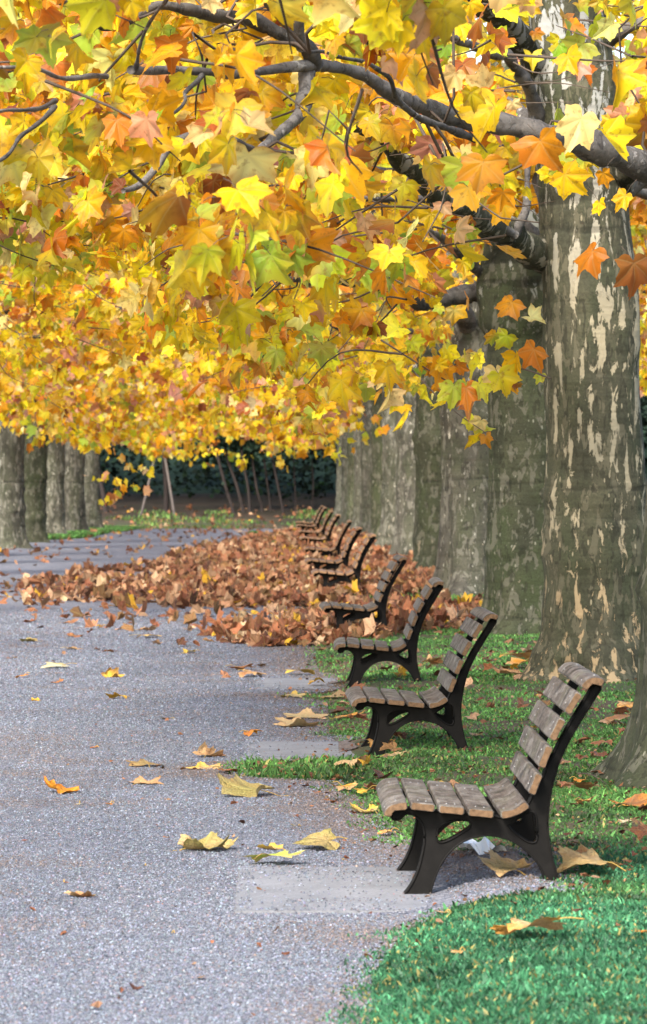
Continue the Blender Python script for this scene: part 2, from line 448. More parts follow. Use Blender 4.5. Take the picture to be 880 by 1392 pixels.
def unit(a): return a/(np.linalg.norm(a, axis=-1, keepdims=True)+1e-9)
def build_leaves(pos, U, Nn, L, colr, kind, rng, curl=1., edgecol=None):
    """arrays -> (V, faces, sizes, colours). pos: blade base; U: base->tip; Nn: blade normal"""
    T, fl, fn, rim = TPL[kind]
    n = len(pos); m = len(T)
    U = unit(U); X = unit(np.cross(U, Nn)); Nn = np.cross(X, U)
    x = T[None, :, 0]*L[:, None]; y = T[None, :, 1]*L[:, None]
    fold = (rng.random((n, 1))**1.6*1.0-.05)*curl; droop = rng.uniform(-1.2, .3, (n, 1))*curl
    wav = rng.uniform(0, .16, (n, 1))*curl; ph = rng.uniform(0, 6.28, (n, 1)); cup = rng.uniform(-1.1, .5, (n, 1))*curl
    tn = T[None, :, :]
    z = (fold*np.abs(tn[..., 0]) + droop*np.maximum(tn[..., 1], 0)**2*.55 + cup*tn[..., 0]**2*.6
         + wav*np.sin(ph+5.*np.arctan2(tn[..., 0], tn[..., 1]))*(tn[..., 0]**2+tn[..., 1]**2))*L[:, None]
    # skew the blade a little so that no two outlines agree
    x = x*(1+rng.uniform(-.28, .18, (n, 1))) + rng.uniform(-.16, .16, (n, 1))*y
    V = pos[:, None, :] + x[..., None]*X[:, None, :] + y[..., None]*U[:, None, :] + z[..., None]*Nn[:, None, :]
    C = np.repeat(colr[:, None, :], m, 1)
    if edgecol is not None:
        w = (rng.random((n, 1))**2*.9)*rim[None, :]**2*(.4+.6*rng.random((n, m)))
        C = C*(1-w[..., None]) + edgecol[:, None, :]*w[..., None]
        # one flank of the blade turned further than the other
        a2 = rng.uniform(0, 6.28, (n, 1)); g2 = np.clip(.5+1.3*(np.cos(a2)*T[None, :, 0]+np.sin(a2)*(T[None, :, 1]-.3)), 0, 1)*(rng.random((n, 1))**1.5*.75)
        C2 = C[rng.permutation(n)]
        C = C*(1-g2[..., None]) + C2*g2[..., None]
        vein = (1-rim)[None, :, None]*.25
        C = C*(1-vein) + np.minimum(C*1.5, .85)*vein
    FF = (fl[None, :] + (np.arange(n)*m)[:, None]).ravel()
    lu = np.column_stack([T, np.ones(m)])
    return V.reshape(-1, 3), FF, np.tile(fn, n), C.reshape(-1, 3), np.tile(lu, (n, 1))

PAL = np.array([(.90, .60, .010), (.86, .48, .010), (.80, .34, .010), (.56, .18, .014), (.30, .092, .03),
                (.88, .70, .26), (.66, .62, .03), (.33, .46, .05), (.62, .31, .21), (.92, .70, .02)])
def leaf_colors(P, rng, w):
    n = len(P)
    w = np.repeat(np.array(w, float)[None, :], n, 0)
    g1 = fnoise(P, .55, 3); g2 = fnoise(P, .9, 6)
    w[:, 6] *= np.exp(1.3*g1); w[:, 7] *= np.exp(1.6*g1)
    w[:, 2:5] *= np.exp(.9*g2)[:, None]
    cw = np.cumsum(w, 1); r = rng.random(n)*cw[:, -1]
    k = (r[:, None] > cw).sum(1)
    c = PAL[k]*np.exp(rng.normal(0, .10, (n, 3)))*np.exp(rng.normal(0, .12, (n, 1)))
    return np.clip(c, .004, .9), k
W_NEAR = [22, 12, 13, 9, 5.5, 9, 11, 8, 5, 13]
W_FAR = [24, 12, 10, 6, 6, 10, 9, 4, 11, 12]

# ------------------------------------------------------------------ the avenue trees: positions
RX, LX = 2.2, -5.65
RIGHT = [9.8, 19.6, 29.8, 38.6, 50, 60, 70, 79.5, 89, 98.5, 108, 117.5, 127, 136]
LEFT = [12, 22, 32, 41.5, 51, 60.5, 70, 78, 86.5, 95, 104, 112.5, 120.5]
trees = []
rt = np.random.default_rng(77)
for i, y in enumerate(RIGHT):
    x = {0: 2.35, 1: 2.06, 2: 2.17, 3: 2.22}.get(i, 2.2 + rt.normal(0, .06))
    r = {0: .38, 1: .43, 2: .345, 3: .36, 4: .37}.get(i, rt.uniform(.32, .4))
    if i >= 4: x = ([600, 563, 540, 520, 505, 493, 482, 472, 464, 458][i-4]-VX)/F*y + r
    trees.append(dict(x=x, y=y, r=r, side='R', i=i))
for i, y in enumerate(LEFT):
    trees.append(dict(x=LX + rt.normal(0, .06), y=y, r=rt.uniform(.32, .4), side='L', i=i))
TXY = np.array([(t['x'], t['y']) for t in trees])

# ------------------------------------------------------------------ canopy sprays
def zb_right(x, y):
    """underside of the right row's crowns"""
    z = np.interp(x, [-3.2, -1.6, -.9, -.35, .2, .7, 1.1, 1.5, 2.4, 4, 8], [2.9, 2.62, 2.42, 2.14, 2.08, 2.2, 2.5, 2.75, 2.9, 2.7, 2.2])
    return z + np.interp(y, [0, 11, 16, 28, 60, 90, 137], [.38, .30, .16, .04, .22, .40, .5]) + np.where(x > .7, np.interp(y, [16, 30, 60], [.1, .05, -.1]), 0)
def zb_left(x, y):
    return np.interp(x, [-12, -9, -6.8, -5.6, -4.4, -3.4, -2.4, -1.2], [2.4, 2.4, 2.8, 2.9, 2.6, 2.35, 2.4, 2.85]) + np.interp(y, [40, 70, 120], [.15, 0, .15])
def make_sprays():
    rng = np.random.default_rng(21)
    out = []
    yy0, yy1 = 12.4, 139
    x0, x1 = -12.5, 7.5
    NTRY = 90000
    x = rng.uniform(x0, x1, NTRY); y = yy0 + (yy1-yy0)*rng.random(NTRY); z = rng.uniform(1.75, 7.0, NTRY)
    P = np.stack([x, y, z], -1)
    zb = np.where(x > -2.1, zb_right(x, y), zb_left(x, y))
    zb = zb + .16*fnoise2(x, y, 1.0, 8) + .10*fnoise2(x, y, 2.3, 9)
    ok = z > zb
    # clumps
    cl = fnoise(P*np.array([1, 1, 1.7]), .85, 1)
    ok &= rng.random(NTRY) < np.clip(.62+.55*cl, .1, 1)
    # visible cone (with a margin for a step aside)
    top = EYE + (VY+30)/F*y + .6
    lft = (0-VX)/F*y - 1.1; rgt = (880-VX)/F*y + 1.0
    vis = (z < top) & (x > lft) & (x < rgt)
    keep = np.where(vis, .95, .07)
    # thin where many layers already overlap far away
    keep *= np.interp(y, [12, 40, 70, 140], [1., .9, .62, .5])
    ok &= rng.random(NTRY) < keep
    # round tops and sides of the crowns
    dd = np.sqrt(((P[:, None, :2]-TXY[None])**2).sum(-1)); dm = dd.min(1)
    ok &= z < 6.6 - .15*np.maximum(dm-1.2, 0)**2
    ok &= ~((np.abs(x-RX) < .55) & (z < 3.6))
    # the nearest trunks stay clear of leaves in the photo
    px = VX+x/y*F; pyy = VY-(z-EYE)/y*F
    ok &= ~((px > 640) & (pyy > 300) & (y < 45))
    ok &= ~((px > 735) & (pyy > 215) & (y < 29.5))
    ok &= ~((px > 470) & (pyy > 520) & (y < 90))
    ok &= ~((px < 230) & (pyy > 330) & (y < 40))
    ok &= ~((px < 130) & (pyy > 610) & (y < 90))
    return P[ok], vis[ok]
SP, SVIS = make_sprays()
def band_fill():
    """denser outer leaves on the faces of the crowns near the camera"""
    rng = np.random.default_rng(33)
    n = 2600
    x = rng.uniform(-2.6, 3.4, n); y = rng.uniform(12.6, 26, n); z = rng.uniform(2.2, 4.4, n)
    zb = zb_right(x, y) + .16*fnoise2(x, y, 1., 8)
    px = VX+x/y*F; pyy = VY-(z-EYE)/y*F
    ok = (z > zb) & (px > -150) & (px < 1000) & (pyy > -60)
    ok &= ~((px > 640) & (pyy > 300)); ok &= ~((px > 735) & (pyy > 215)); ok &= ~((px < 230) & (pyy > 330))
    ok &= rng.random(n) < np.clip(.5+.6*fnoise(np.stack([x, y, z], -1), 1.3, 4), 0, 1)
    return np.stack([x, y, z], -1)[ok]
BF = band_fill()
def overhead():
    """unseen crown leaves above the camera, added to shade the near ground"""
    rng = np.random.default_rng(35); n = 260
    x = rng.uniform(-6, 6, n); y = rng.uniform(1, 12.5, n); z = rng.uniform(4.0, 6.2, n)
    ok = (np.abs(x+1.9) > .9) & (z > EYE+.35+VY/F*y)
    return np.stack([x, y, z], -1)[ok]
OH = overhead()
# drooping sprays that the photo shows one by one (px, py, distance)
HAND = [(640, 470, 25.5), (600, 500, 26), (625, 545, 26.5), (665, 380, 25), (655, 350, 24), (600, 440, 27), (560, 500, 30), (520, 520, 32), (715, 505, 24),
        (150, 610, 66), (165, 650, 64), (150, 672, 65), (188, 632, 66), (205, 610, 70), (330, 622, 85), (380, 615, 88), (300, 610, 95), (430, 600, 80), (480, 600, 60), (470, 575, 55),
        (150, 590, 60), (110, 590, 60), (60, 585, 62), (230, 600, 70), (265, 620, 92), (410, 605, 84), (25, 575, 70), (695, 432, 22)]
HP = np.array([P3(*h) for h in HAND])
ALLP = np.vstack([SP, BF, HP, OH]); ALLV = np.concatenate([SVIS, np.ones(len(BF)+len(HP), bool), np.zeros(len(OH), bool)])
dd = np.sqrt(((ALLP[:, None, :2]-TXY[None])**2).sum(-1))
OWN = dd.argmin(1)

# limbs seen in the photo: tree key -> list of (points (px, py, d), thickness in px at start/end)
SEEN = {
 ('R', 1): [
  ([(1010, 300, 19.3), (950, 262, 19.1), (880, 232, 18.8), (800, 200, 18.5), (740, 182, 18.2), (650, 168, 18), (590, 152, 17.7), (540, 132, 17.4), (490, 100, 17.1), (430, 88, 16.8), (340, 93, 16.4), (275, 101, 16.1), (225, 98, 15.9), (180, 94, 15.6)], 50, 12),
  ([(430, 90, 16.8), (415, 60, 16.7), (385, 45, 16.6), (345, 28, 16.5), (300, 24, 16.3), (255, 14, 16.1), (215, 8, 16), (175, 26, 15.9), (143, 30, 15.8), (120, 16, 15.7), (90, 3, 15.6), (20, 2, 15.3)], 22, 13),
  ([(418, 90, 16.8), (413, 130, 16.7), (404, 158, 16.6), (372, 185, 16.4), (346, 209, 16.2)], 24, 12),
  ([(365, 210, 16.3), (320, 196, 16.1), (278, 180, 15.9)], 10, 8),
  ([(278, 180, 15.9), (240, 192, 15.8), (215, 222, 15.7), (190, 247, 15.6), (168, 254, 15.5)], 13, 8),
  ([(650, 190, 17.9), (600, 172, 17.4), (565, 158, 17.1), (540, 135, 16.9), (528, 98, 16.7), (470, 76, 16.2), (420, 72, 15.8)], 13, 5),
  ([(412, 64, 16.7), (409, 30, 16.6), (411, -30, 16.5)], 20, 12),
  ([(275, 100, 16.1), (255, 135, 15.6), (232, 160, 15.2)], 9, 4),
  ([(185, 94, 15.6), (195, 50, 15.2), (215, 15, 14.9), (240, -20, 14.6)], 8, 3),
  ([(145, 104, 15.2), (100, 103, 14.9), (40, 98, 14.6), (-60, 92, 14.2)], 8, 5),
  ([(75, 137, 15.1), (40, 150, 14.7), (0, 160, 14.3), (-60, 178, 14)], 7, 5),
  ([(75, 145, 15.2), (30, 185, 14.8), (0, 218, 14.5), (-40, 245, 14.2)], 7, 5),
 ],
 ('R', 2): [
  ([(812, 385, 29.95), (750, 355, 29.85), (695, 322, 29.35), (640, 288, 28.4), (590, 262, 27.8), (555, 225, 27.3), (515, 188, 26.8), (470, 165, 26.3)], 50, 15),
  ([(700, 318, 29.2), (715, 285, 29.2), (720, 240, 29.3), (724, 160, 29.5)], 13, 9),
  ([(700, 320, 29.1), (660, 292, 28.8), (610, 265, 28.6), (575, 272, 28.4), (520, 270, 28), (440, 272, 27.4)], 12, 8),
  ([(775, 135, 29.95), (738, 95, 29.75), (705, 50, 29.4), (668, 12, 28.9), (640, -40, 28.6)], 50, 28),
  ([(735, 170, 29.7), (715, 110, 29.4), (695, 78, 29.1), (660, 70, 28.7), (600, 40, 28.2)], 20, 10),
  ([(840, 250, 29.8), (865, 215, 29.4), (905, 200, 29.2), (960, 150, 29.1)], 34, 22),
  ([(820, 60, 29.8), (850, 40, 29.6), (900, 20, 29.4)], 22, 12),
 ],
 ('R', 3): [
  ([(660, 395, 38.75), (612, 404, 38.6), (575, 412, 38.2), (545, 396, 37.6), (500, 386, 37), (460, 382, 36.4), (428, 386, 36), (400, 380, 35.6), (345, 392, 35)], 30, 7),
  ([(430, 385, 36), (425, 365, 35.8), (405, 360, 35.6), (380, 362, 35.4)], 11, 5),
  ([(680, 400, 38.7), (620, 340, 38.1), (560, 300, 36.8), (510, 290, 36)], 20, 8),
  ([(560, 450, 36.5), (520, 455, 36.2), (470, 450, 35.8), (430, 430, 35.4)], 9, 4),
 ],
}

_LB = []
for key_, ls_ in SEEN.items():
    for pts_, w0_, w1_ in ls_:
        Q_ = spline(np.array(pts_, float), 8*len(pts_)); k_ = np.linspace(0, 1, len(Q_))
        _LB.append(np.column_stack([Q_, .5*(w0_+(w1_-w0_)*k_)]))
_LB = np.vstack(_LB)
def hides(P, rng):
    """leaves hanging between the camera and the open limbs and trunks"""
    px = VX+P[:, 0]/P[:, 1]*F; pyy = VY-(P[:, 2]-EYE)/P[:, 1]*F
    r = np.zeros(len(P), bool)
    c = np.where((P[:, 1] < 40) & (px > -80) & (px < 960) & (pyy > -60) & (pyy < 560))[0]
    for a in range(0, len(c), 4000):
        i = c[a:a+4000]
        d = np.hypot(px[i][:, None]-_LB[None, :, 0], pyy[i][:, None]-15-_LB[None, :, 1])
        h = ((d < _LB[None, :, 3]+24) & (P[i, 1][:, None] < _LB[None, :, 2]+.3)).any(1)
        r[i] = h & (rng.random(len(i)) < .93)
    tr = (px > 700) & (px < 880) & (pyy > -60) & (P[:, 1] < 29.5)
    r |= tr & (rng.random(len(P)) < np.where(pyy < 145, .93, np.where(pyy < 250, .45, .93)))
    return r

# px, py, width px, distance, colour index
ONE = [(806, 372, 56, 17, 3), (862, 392, 62, 17, 4), (696, 432, 38, 23, 2), (679, 533, 42, 24, 6), (702, 505, 40, 24, 1), (726, 498, 42, 24, 3), (736, 520, 20, 24, 7),
       (617, 548, 42, 25, 7), (634, 552, 44, 25, 3), (652, 542, 36, 25, 6), (600, 520, 44, 26, 2), (628, 262, 64, 17, 7), (790, 200, 70, 17, 5), (822, 218, 62, 17, 9), (735, 225, 60, 17, 3), (768, 265, 50, 18, 0), (820, 252, 30, 18, 2), (850, 285, 34, 18, 1), (815, 290, 26, 18, 0), (672, 188, 78, 16, 0), (560, 60, 80, 15, 2), (840, 130, 60, 16, 2)]

def trunk_mesh(t, mat, rng):
    R = t['r']; zt = 5.6
    zz = np.concatenate([np.linspace(-.25, .8, 26)[:-1], np.linspace(.8, zt, 60)])
    sg = 40; th = np.linspace(0, 2*PI, sg, endpoint=False)
    if t['side'] == 'R' and t['i'] == 2:
        cx = np.interp(zz, [0, .8, 2.75, 4.8, 6], [.0, .0, -.03, -.20, -.33]); rr = np.interp(zz, [0, .8, 1.6, 2.75, 3.4, 4.8, 6], [.36, .345, .335, .335, .31, .267, .24])
        cy = 0*zz
    elif t['side'] == 'R' and t['i'] == 1:
        cx = np.interp(zz, [0, 1, 1.6, 2.2, 6], [0, .0, .03, .12, .4]); cy = 0*zz; rr = R*np.interp(zz, [0, 2.5, 6], [1, .92, .7])
    else:
        a = rng.uniform(0, 6.28); k = rng.uniform(0, .05)
        cx = k*np.cos(a)*zz*.5; cy = k*np.sin(a)*zz; rr = R*np.interp(zz, [0, 2.4, 3.2, 6], [1, 1.0, .97, .62])
        if t['side'] == 'R' and t['i'] == 3:
            cx = np.interp(zz, [0, 1.5, 2.6, 3.4, 6], [0, 0, .0, -.06, -.1]); rr = rr + .10*np.exp(-((zz-3.05)/.3)**2)
    ph = rng.uniform(0, 6.28, 4)
    flare = (.30*np.exp(-np.maximum(zz, 0)/.14) + .12*np.exp(-np.maximum(zz, 0)/.5))[:, None]
    fl = 1 + flare*(1+.55*np.cos(5*th+ph[0])+.35*np.cos(3*th+ph[1]))[None, :]
    bumps = 0
    for q in range(9):
        zc = rng.uniform(.2, 4.5); bumps = bumps + rng.uniform(.006, .022)*np.exp(-((zz[:, None]-zc-.05*np.cos(th+ph[2])[None, :])/rng.uniform(.03, .07))**2)
    P0 = np.stack([np.cos(th)[None, :]*(.8+0*zz[:, None]), np.sin(th)[None, :]+0*zz[:, None], zz[:, None]+0*th[None, :]], -1)
    nz = .022*fnoise(P0, 1.6, 3+t['i']) + .008*fnoise(P0*np.array([1, 1, .5]), 6., 5)
    rad = rr[:, None]*(fl + bumps*4 + nz*1.9)
    V = np.stack([cx[:, None]+rad*np.cos(th)[None, :], cy[:, None]+rad*np.sin(th)[None, :], zz[:, None]+0*rad], -1).reshape(-1, 3)
    n = len(zz); i = np.arange(n-1)[:, None]*sg; j = np.arange(sg)[None, :]; j2 = (j+1) % sg
    Q = np.stack([i+j, i+j2, i+sg+j2, i+sg+j], -1).reshape(-1, 4)
    Fl = np.concatenate([Q.ravel(), np.arange(sg)+(n-1)*sg]); N = np.concatenate([np.full(len(Q), 4), [sg]])
    return mesh_np('trunk', V, Fl, N, mat, smooth=True), (cx, cy, zz, rr)

ORD = ['first', 'second', 'third', 'fourth', 'fifth', 'sixth', 'seventh', 'eighth', 'ninth', 'tenth', 'eleventh', 'twelfth', 'thirteenth', 'fourteenth']
TL = {('R', 0): 'plane tree whose yellow crown overhangs the near end of the benches, trunk out of view',
      ('R', 1): 'plane tree with mossy flared base beside the nearest bench, long dark limb crossing the picture',
      ('R', 2): 'plane tree with thick trunk streaked in cream bark, standing behind the nearest bench',
      ('R', 3): 'plane tree with smooth olive green trunk just behind the cream streaked one',
      ('R', 4): 'plane tree with dark grey trunk speckled white behind the third bench'}

def add_tree(t, ti):
    rng = np.random.default_rng(500+ti)
    key = (t['side'], t['i'])
    z0 = float(H(t['x'], t['y'])) - .01
    root = empty('plane_tree', (t['x'], t['y'], z0))
    if key in TL: lab = TL[key]
    elif t['side'] == 'R': lab = f"{ORD[t['i']]} plane tree of the row behind the benches, grey flaking trunk and yellow crown"
    else: lab = f"{ORD[t['i']]} plane tree of the row across the gravel path, yellow autumn crown"
    tag(root, lab, 'tree', 'plane trees lining the path')
    O = np.array([t['x'], t['y'], z0])
    mat = {('R', 2): B_CREAM, ('R', 1): B_GREEN, ('R', 3): B_GREEN}.get(key, [B_DARK, B_PALE, B_GREEN][ti % 3] if t['side'] == 'R' else [B_PALE, B_DARK, B_PALE, B_GREEN][ti % 4])
    if key == ('R', 4): mat = B_DARK
    me, prof = trunk_mesh(t, mat, rng)
    obj('trunk', me, root)
    ends = []
    for pts, w0, w1 in SEEN.get(key, []):
        Q = spline([P3(*p) for p in pts], 10*len(pts))
        k = np.linspace(0, 1, len(Q))
        d = Q[:, 1]
        rad = .5*(w1+(w0-w1)*(1-k)**(1.0 if key == ('R', 2) else 1.8))/F*d
        Q = Q + .012*np.stack([fnoise(Q, 3., 1), fnoise(Q, 3., 2), fnoise(Q, 3., 3)], -1)*np.minimum(1, k*4)[:, None]
        rad = rad*(1+.13*fnoise(Q, 6., 5)+.1*fnoise(Q, 15., 6))
        b = Build(); b.tube(Q-O, rad, 14, True, .03, rng)
        obj('limb', b.mesh('limb', B_CREAM if key == ('R', 2) and w0 > 30 else B_LIMB), root)
        ends.append(Q)
    # the other main limbs, rising out of the trunk and spreading
    nl = {('R', 0): 5, ('R', 1): 2, ('R', 2): 3, ('R', 3): 4}.get(key, 6)
    a0 = rng.uniform(0, 6.28)
    for q in range(nl):
        a = a0 + q*2*PI/nl + rng.uniform(-.3, .3)
        if key in SEEN and abs(math.cos(a)) > .5 and math.cos(a) < 0: a += PI*.6
        if key == ('R', 1): a = rng.uniform(-.7, .3)
        if key == ('R', 2): a = rng.uniform(.5, 2.4)
        zs = rng.uniform(3.0, 4.6); ln = rng.uniform(2.6, 4.4)
        cxx = np.interp(zs, prof[2], prof[0]); cyy = np.interp(zs, prof[2], prof[1])
        pts = [np.array([cxx, cyy, zs-.15])]
        for s in range(1, 6):
            f = s/5
            pts.append(np.array([cxx, cyy, zs]) + np.array([math.cos(a+.25*math.sin(s*1.7+q))*ln*f, math.sin(a+.25*math.sin(s*1.7+q))*ln*f, (.9*f-.75*f*f)*ln*.55+rng.normal(0, .07)]))
        Q = spline(pts, 32); k = np.linspace(0, 1, 32)
        b = Build(); b.tube(Q, (.115*(1-k)**.8+.02)*(1+.15*fnoise(Q+O, 5., 7)), 10, True, .03, rng)
        obj('limb', b.mesh('limb', B_LIMB), root)
        ends.append(Q+O)
    # ---- leaves of this tree
    idx = np.where(OWN == ti)[0]
    if len(idx) == 0: return root
    S = ALLP[idx]; vis = ALLV[idx]
    n = len(S)
    limbpts = np.vstack([e[4:] for e in ends])
    K = np.where(vis, rng.integers(9, 17, n), rng.integers(5, 8, n))
    # twig: from a point nearer the limbs to the spray
    d2 = np.sqrt(((S[:, None, :]-limbpts[None, ::3])**2).sum(-1)); near = limbpts[::3][d2.argmin(1)]
    dirv = S-near; dl = np.linalg.norm(dirv, axis=1); dirv = unit(dirv + rng.normal(0, .25, (n, 3))*np.maximum(dl, .3)[:, None])
    dirv[:, 2] *= .3; dirv = unit(dirv)
    tl = rng.uniform(.35, .75, n)
    st = S - dirv*np.minimum(tl*.7, dl+.1)[:, None]; en = S + dirv*(tl*.5)[:, None]; en[:, 2] -= .12*tl
    tw = Build()
    tp = st*.5+en*.5; tpx = VX+tp[:, 0]/tp[:, 1]*F
    hid_t = hides(tp, rng)
    openw = hid_t | (tpx > 690) & (tpx < 900) & (tp[:, 1] < 29.5)
    nearcam = S[:, 1] < 48
    for s in np.where(vis & (S[:, 1] < 75) & (rng.random(n) < np.where(openw, .12, .6)))[0]:
        mid = .5*(st[s]+en[s]) + rng.normal(0, .055, 3)
        pts = [st[s], mid, en[s]]
        if nearcam[s] and dl[s] < .9 and rng.random() < .35:
            pts = [near[s], near[s]*.6+st[s]*.4+rng.normal(0, .1, 3), near[s]*.25+st[s]*.75+rng.normal(0, .1, 3)] + pts
        Q = spline(pts, 9 if nearcam[s] else 5)
        tw.tube(Q-O, np.linspace(.0065, .0022, len(Q))*(1.25 if len(pts) > 3 else 1.), 5 if nearcam[s] else 3, False)
    rep = np.repeat(np.arange(n), K); N = len(rep)
    f = rng.random(N)
    anc = st[rep]*(1-f)[:, None] + en[rep]*f[:, None]
    anc += (.05*np.sin(PI*f))[:, None]*rng.normal(0, 1, (N, 3))
    az = rng.uniform(0, 2*PI, N)
    pet = np.stack([np.cos(az), np.sin(az), rng.uniform(-1.1, .5, N)], -1); pet = unit(pet)*rng.uniform(.03, .075, N)[:, None]
    pos = anc+pet
    pitch = np.radians(rng.normal(-48, 26, N).clip(-88, 25))
    hd = az + rng.normal(0, .5, N)
    # most blades turn their faces outward and a little up, towards the light of the open path
    U = np.stack([np.cos(hd)*np.cos(pitch), np.sin(hd)*np.cos(pitch), np.sin(pitch)], -1)
    Nn = np.stack([rng.normal(0, .75, N)-.15, rng.normal(0, .6, N)-.45, np.abs(rng.normal(.55, .4, N))], -1)
    L = rng.normal(.097, .026, N).clip(.04, .17)
    q_ = ~hides(pos, rng)
    pos, U, Nn, L, rep, anc = pos[q_], U[q_], Nn[q_], L[q_], rep[q_], anc[q_]; N = len(pos)
    NX = len(ONE) if key == ('R', 1) else 0
    if NX:
        o_ = np.array([P3(a, b-q*.55, d) for a, b, q, d, k in ONE])
        u_ = np.array([(rng.uniform(-.9, .9), rng.uniform(-.5, .4), -1.) for _ in ONE]); n_ = np.array([(rng.uniform(-1.1, 1.1), -.8, rng.uniform(-.1, .6)) for _ in ONE])
        pos = np.vstack([o_, pos]); U = np.vstack([u_, U]); Nn = np.vstack([n_, Nn]); L = np.concatenate([[q/F*d*.78 for a, b, q, d, k in ONE], L])
        rep = np.concatenate([np.zeros(NX, int), rep]); anc = np.vstack([o_+np.array([(.05*v, .02, .07) for v in rng.choice([-1, 1], NX)]), anc]); N = len(pos)
    y = pos[:, 1]
    w = W_NEAR if t['y'] < 45 else W_FAR
    C, kk = leaf_colors(S[rep]*.5+pos*.5, rng, w)
    for q in range(NX): C[q] = PAL[ONE[q][4]]; kk[q] = ONE[q][4]
    ec = np.where((kk == 7)[:, None], np.array([(.6, .5, .05)]), np.array([(.42, .15, .02)]))*np.ones((N, 3))
    v = vis[rep]
    v[:NX] = True
    lod = np.where((y < 27) & v, 0, np.where((y < 58) & v, 1, np.where((y < 95) & v, 2, 3)))
    lod = np.where(~v, 3, lod)
    L = np.where(v, L, L*1.5); L = np.where(y > 80, L*1.12, L)
    Vs, Fs, Ns, Cs, Ls, off = [], [], [], [], [], 0
    for li, kd in enumerate(('hd', 'md', 'lo', 'far')):
        q = np.where(lod == li)[0]
        if len(q) == 0: continue
        a = build_leaves(pos[q]-O, U[q], Nn[q], L[q], C[q], kd, rng, 1., ec[q])
        Vs.append(a[0]); Fs.append(a[1]+off); Ns.append(a[2]); Cs.append(a[3]); Ls.append(a[4]); off += len(a[0])
    me = mesh_np('foliage', np.concatenate(Vs), np.concatenate(Fs), np.concatenate(Ns), M_LEAF, np.concatenate(Cs), smooth=True, luv=np.concatenate(Ls))
    obj('foliage', me, root)
    # leaf stalks close to the camera
    q = np.where((y < 27) & v)[0]
    for s in q[:2500]:
        tw.tube(np.array([anc[s], .5*(anc[s]+pos[s])+[0, 0, .008], pos[s]])-O, [.0018, .0014, .0014], 3, False)
    if tw.n:
        tg = obj('twigs', tw.mesh('twigs', M_TWIG), root); tg['kind'] = 'stuff'
    return root
for ti, t in enumerate(trees):
    add_tree(t, ti)

# ------------------------------------------------------------------ benches
NEAR = 14.5; KP = F/NEAR
def bx(px): return (px-570)/KP
def bz(py): return EYE-(py-VY)/KP
def fr(uv):  # coordinates traced on the enlarged bench end (crop scale 880/330, offset 500,880)
    return [(bx(500+a*330/880), bz(880+b*330/880)) for a, b in uv]
FRAME = fr([(128, 915), (160, 872), (185, 820), (200, 765), (209, 715), (209, 680), (203, 652), (190, 632), (170, 617), (150, 611), (136, 615), (122, 628), (106, 634), (91, 629), (85, 614), (92, 600), (112, 592), (150, 590), (200, 598), (300, 604), (400, 613), (460, 620), (500, 626), (540, 616), (570, 598), (592, 568), (610, 530), (636, 490), (655, 440), (676, 400), (698, 355), (724, 308), (750, 264), (776, 222), (803, 180), (820, 150), (836, 140), (851, 146), (850, 160), (830, 190), (800, 238), (768, 290), (740, 338), (715, 388), (697, 432), (680, 490), (668, 545), (661, 600), (659, 660), (664, 715), (676, 775), (694, 840), (700, 905), (655, 905), (645, 840), (625, 797), (600, 766), (562, 731), (520, 706), (470, 692), (430, 690), (385, 698), (345, 715), (310, 742), (282, 775), (262, 810), (246, 850), (234, 885), (226, 918), (180, 925)])
H1 = fr([(256, 668), (278, 648), (320, 636), (365, 636), (377, 648), (373, 662), (330, 690), (290, 711), (264, 715), (254, 700)])
H2 = fr([(515, 655), (545, 632), (582, 610), (604, 604), (615, 616), (620, 660), (620, 703), (607, 717), (580, 710), (540, 682)])
def frame_mesh():
    cu = bpy.data.curves.new('side_frame', 'CURVE'); cu.dimensions = '2D'; cu.fill_mode = 'BOTH'
    cu.extrude = .021; cu.bevel_depth = .004; cu.bevel_resolution = 1; cu.offset = -.004
    for loop in (FRAME, H1, H2):
        sp = cu.splines.new('POLY'); sp.points.add(len(loop)-1)
        for p, (a, b) in zip(sp.points, loop): p.co = (a, b, 0, 1)
        sp.use_cyclic_u = True
    o = bpy.data.objects.new('tmp_curve', cu); COL.objects.link(o)
    dg = bpy.context.evaluated_depsgraph_get()
    me = bpy.data.meshes.new_from_object(o.evaluated_get(dg))
    bpy.data.objects.remove(o); bpy.data.curves.remove(cu)
    me.name = 'side_frame'
    me.transform(Matrix.Rotation(PI/2, 4, 'X'))
    # raised rims along the edges of the casting
    b = Build()
    for loop, cyc in ((FRAME, True), (H1, True), (H2, True)):
        A = np.array([(p[0], 0, p[1]) for p in loop]); A = np.vstack([A, A[:1]])
        Q = spline(A, len(A)*3)
        for s in (-1, 1):
            b.tube(Q + np.array([0, s*.026, 0]), np.full(len(Q), .0042), 6, False)
    rim = b.mesh('rim', M_IRON)
    bm = bmesh.new(); bm.from_mesh(me); bm.from_mesh(rim)
    bmesh.ops.recalc_face_normals(bm, faces=bm.faces)
    bm.to_mesh(me); bm.free(); bpy.data.meshes.remove(rim)
    me.materials.clear(); me.materials.append(M_IRON)
    return me
SEAT = [[(526, 1110), (528, 1103.5), (533, 1098.8), (540, 1096.5), (554, 1095.2)], [(558.5, 1095.5), (591.5, 1099)], [(597, 1099.8), (631.5, 1103)], [(637, 1104), (671.5, 1107.5)],
        [(681, 1108), (688, 1107.4), (697, 1105.3), (707, 1101), (717.5, 1093)]]
BACK = [[(722.6, 1080), (733.5, 1052)], [(735.8, 1043.6), (747.5, 1014.5)], [(750.3, 1006), (765.2, 977.6)], [(771, 969.8), (787.9, 942.4)],
        [(793.2, 936), (797.3, 930.5), (803, 926.2), (811, 925), (821.4, 928.5)]]
L_B = 1.24; FY = (.12, .12+.88)
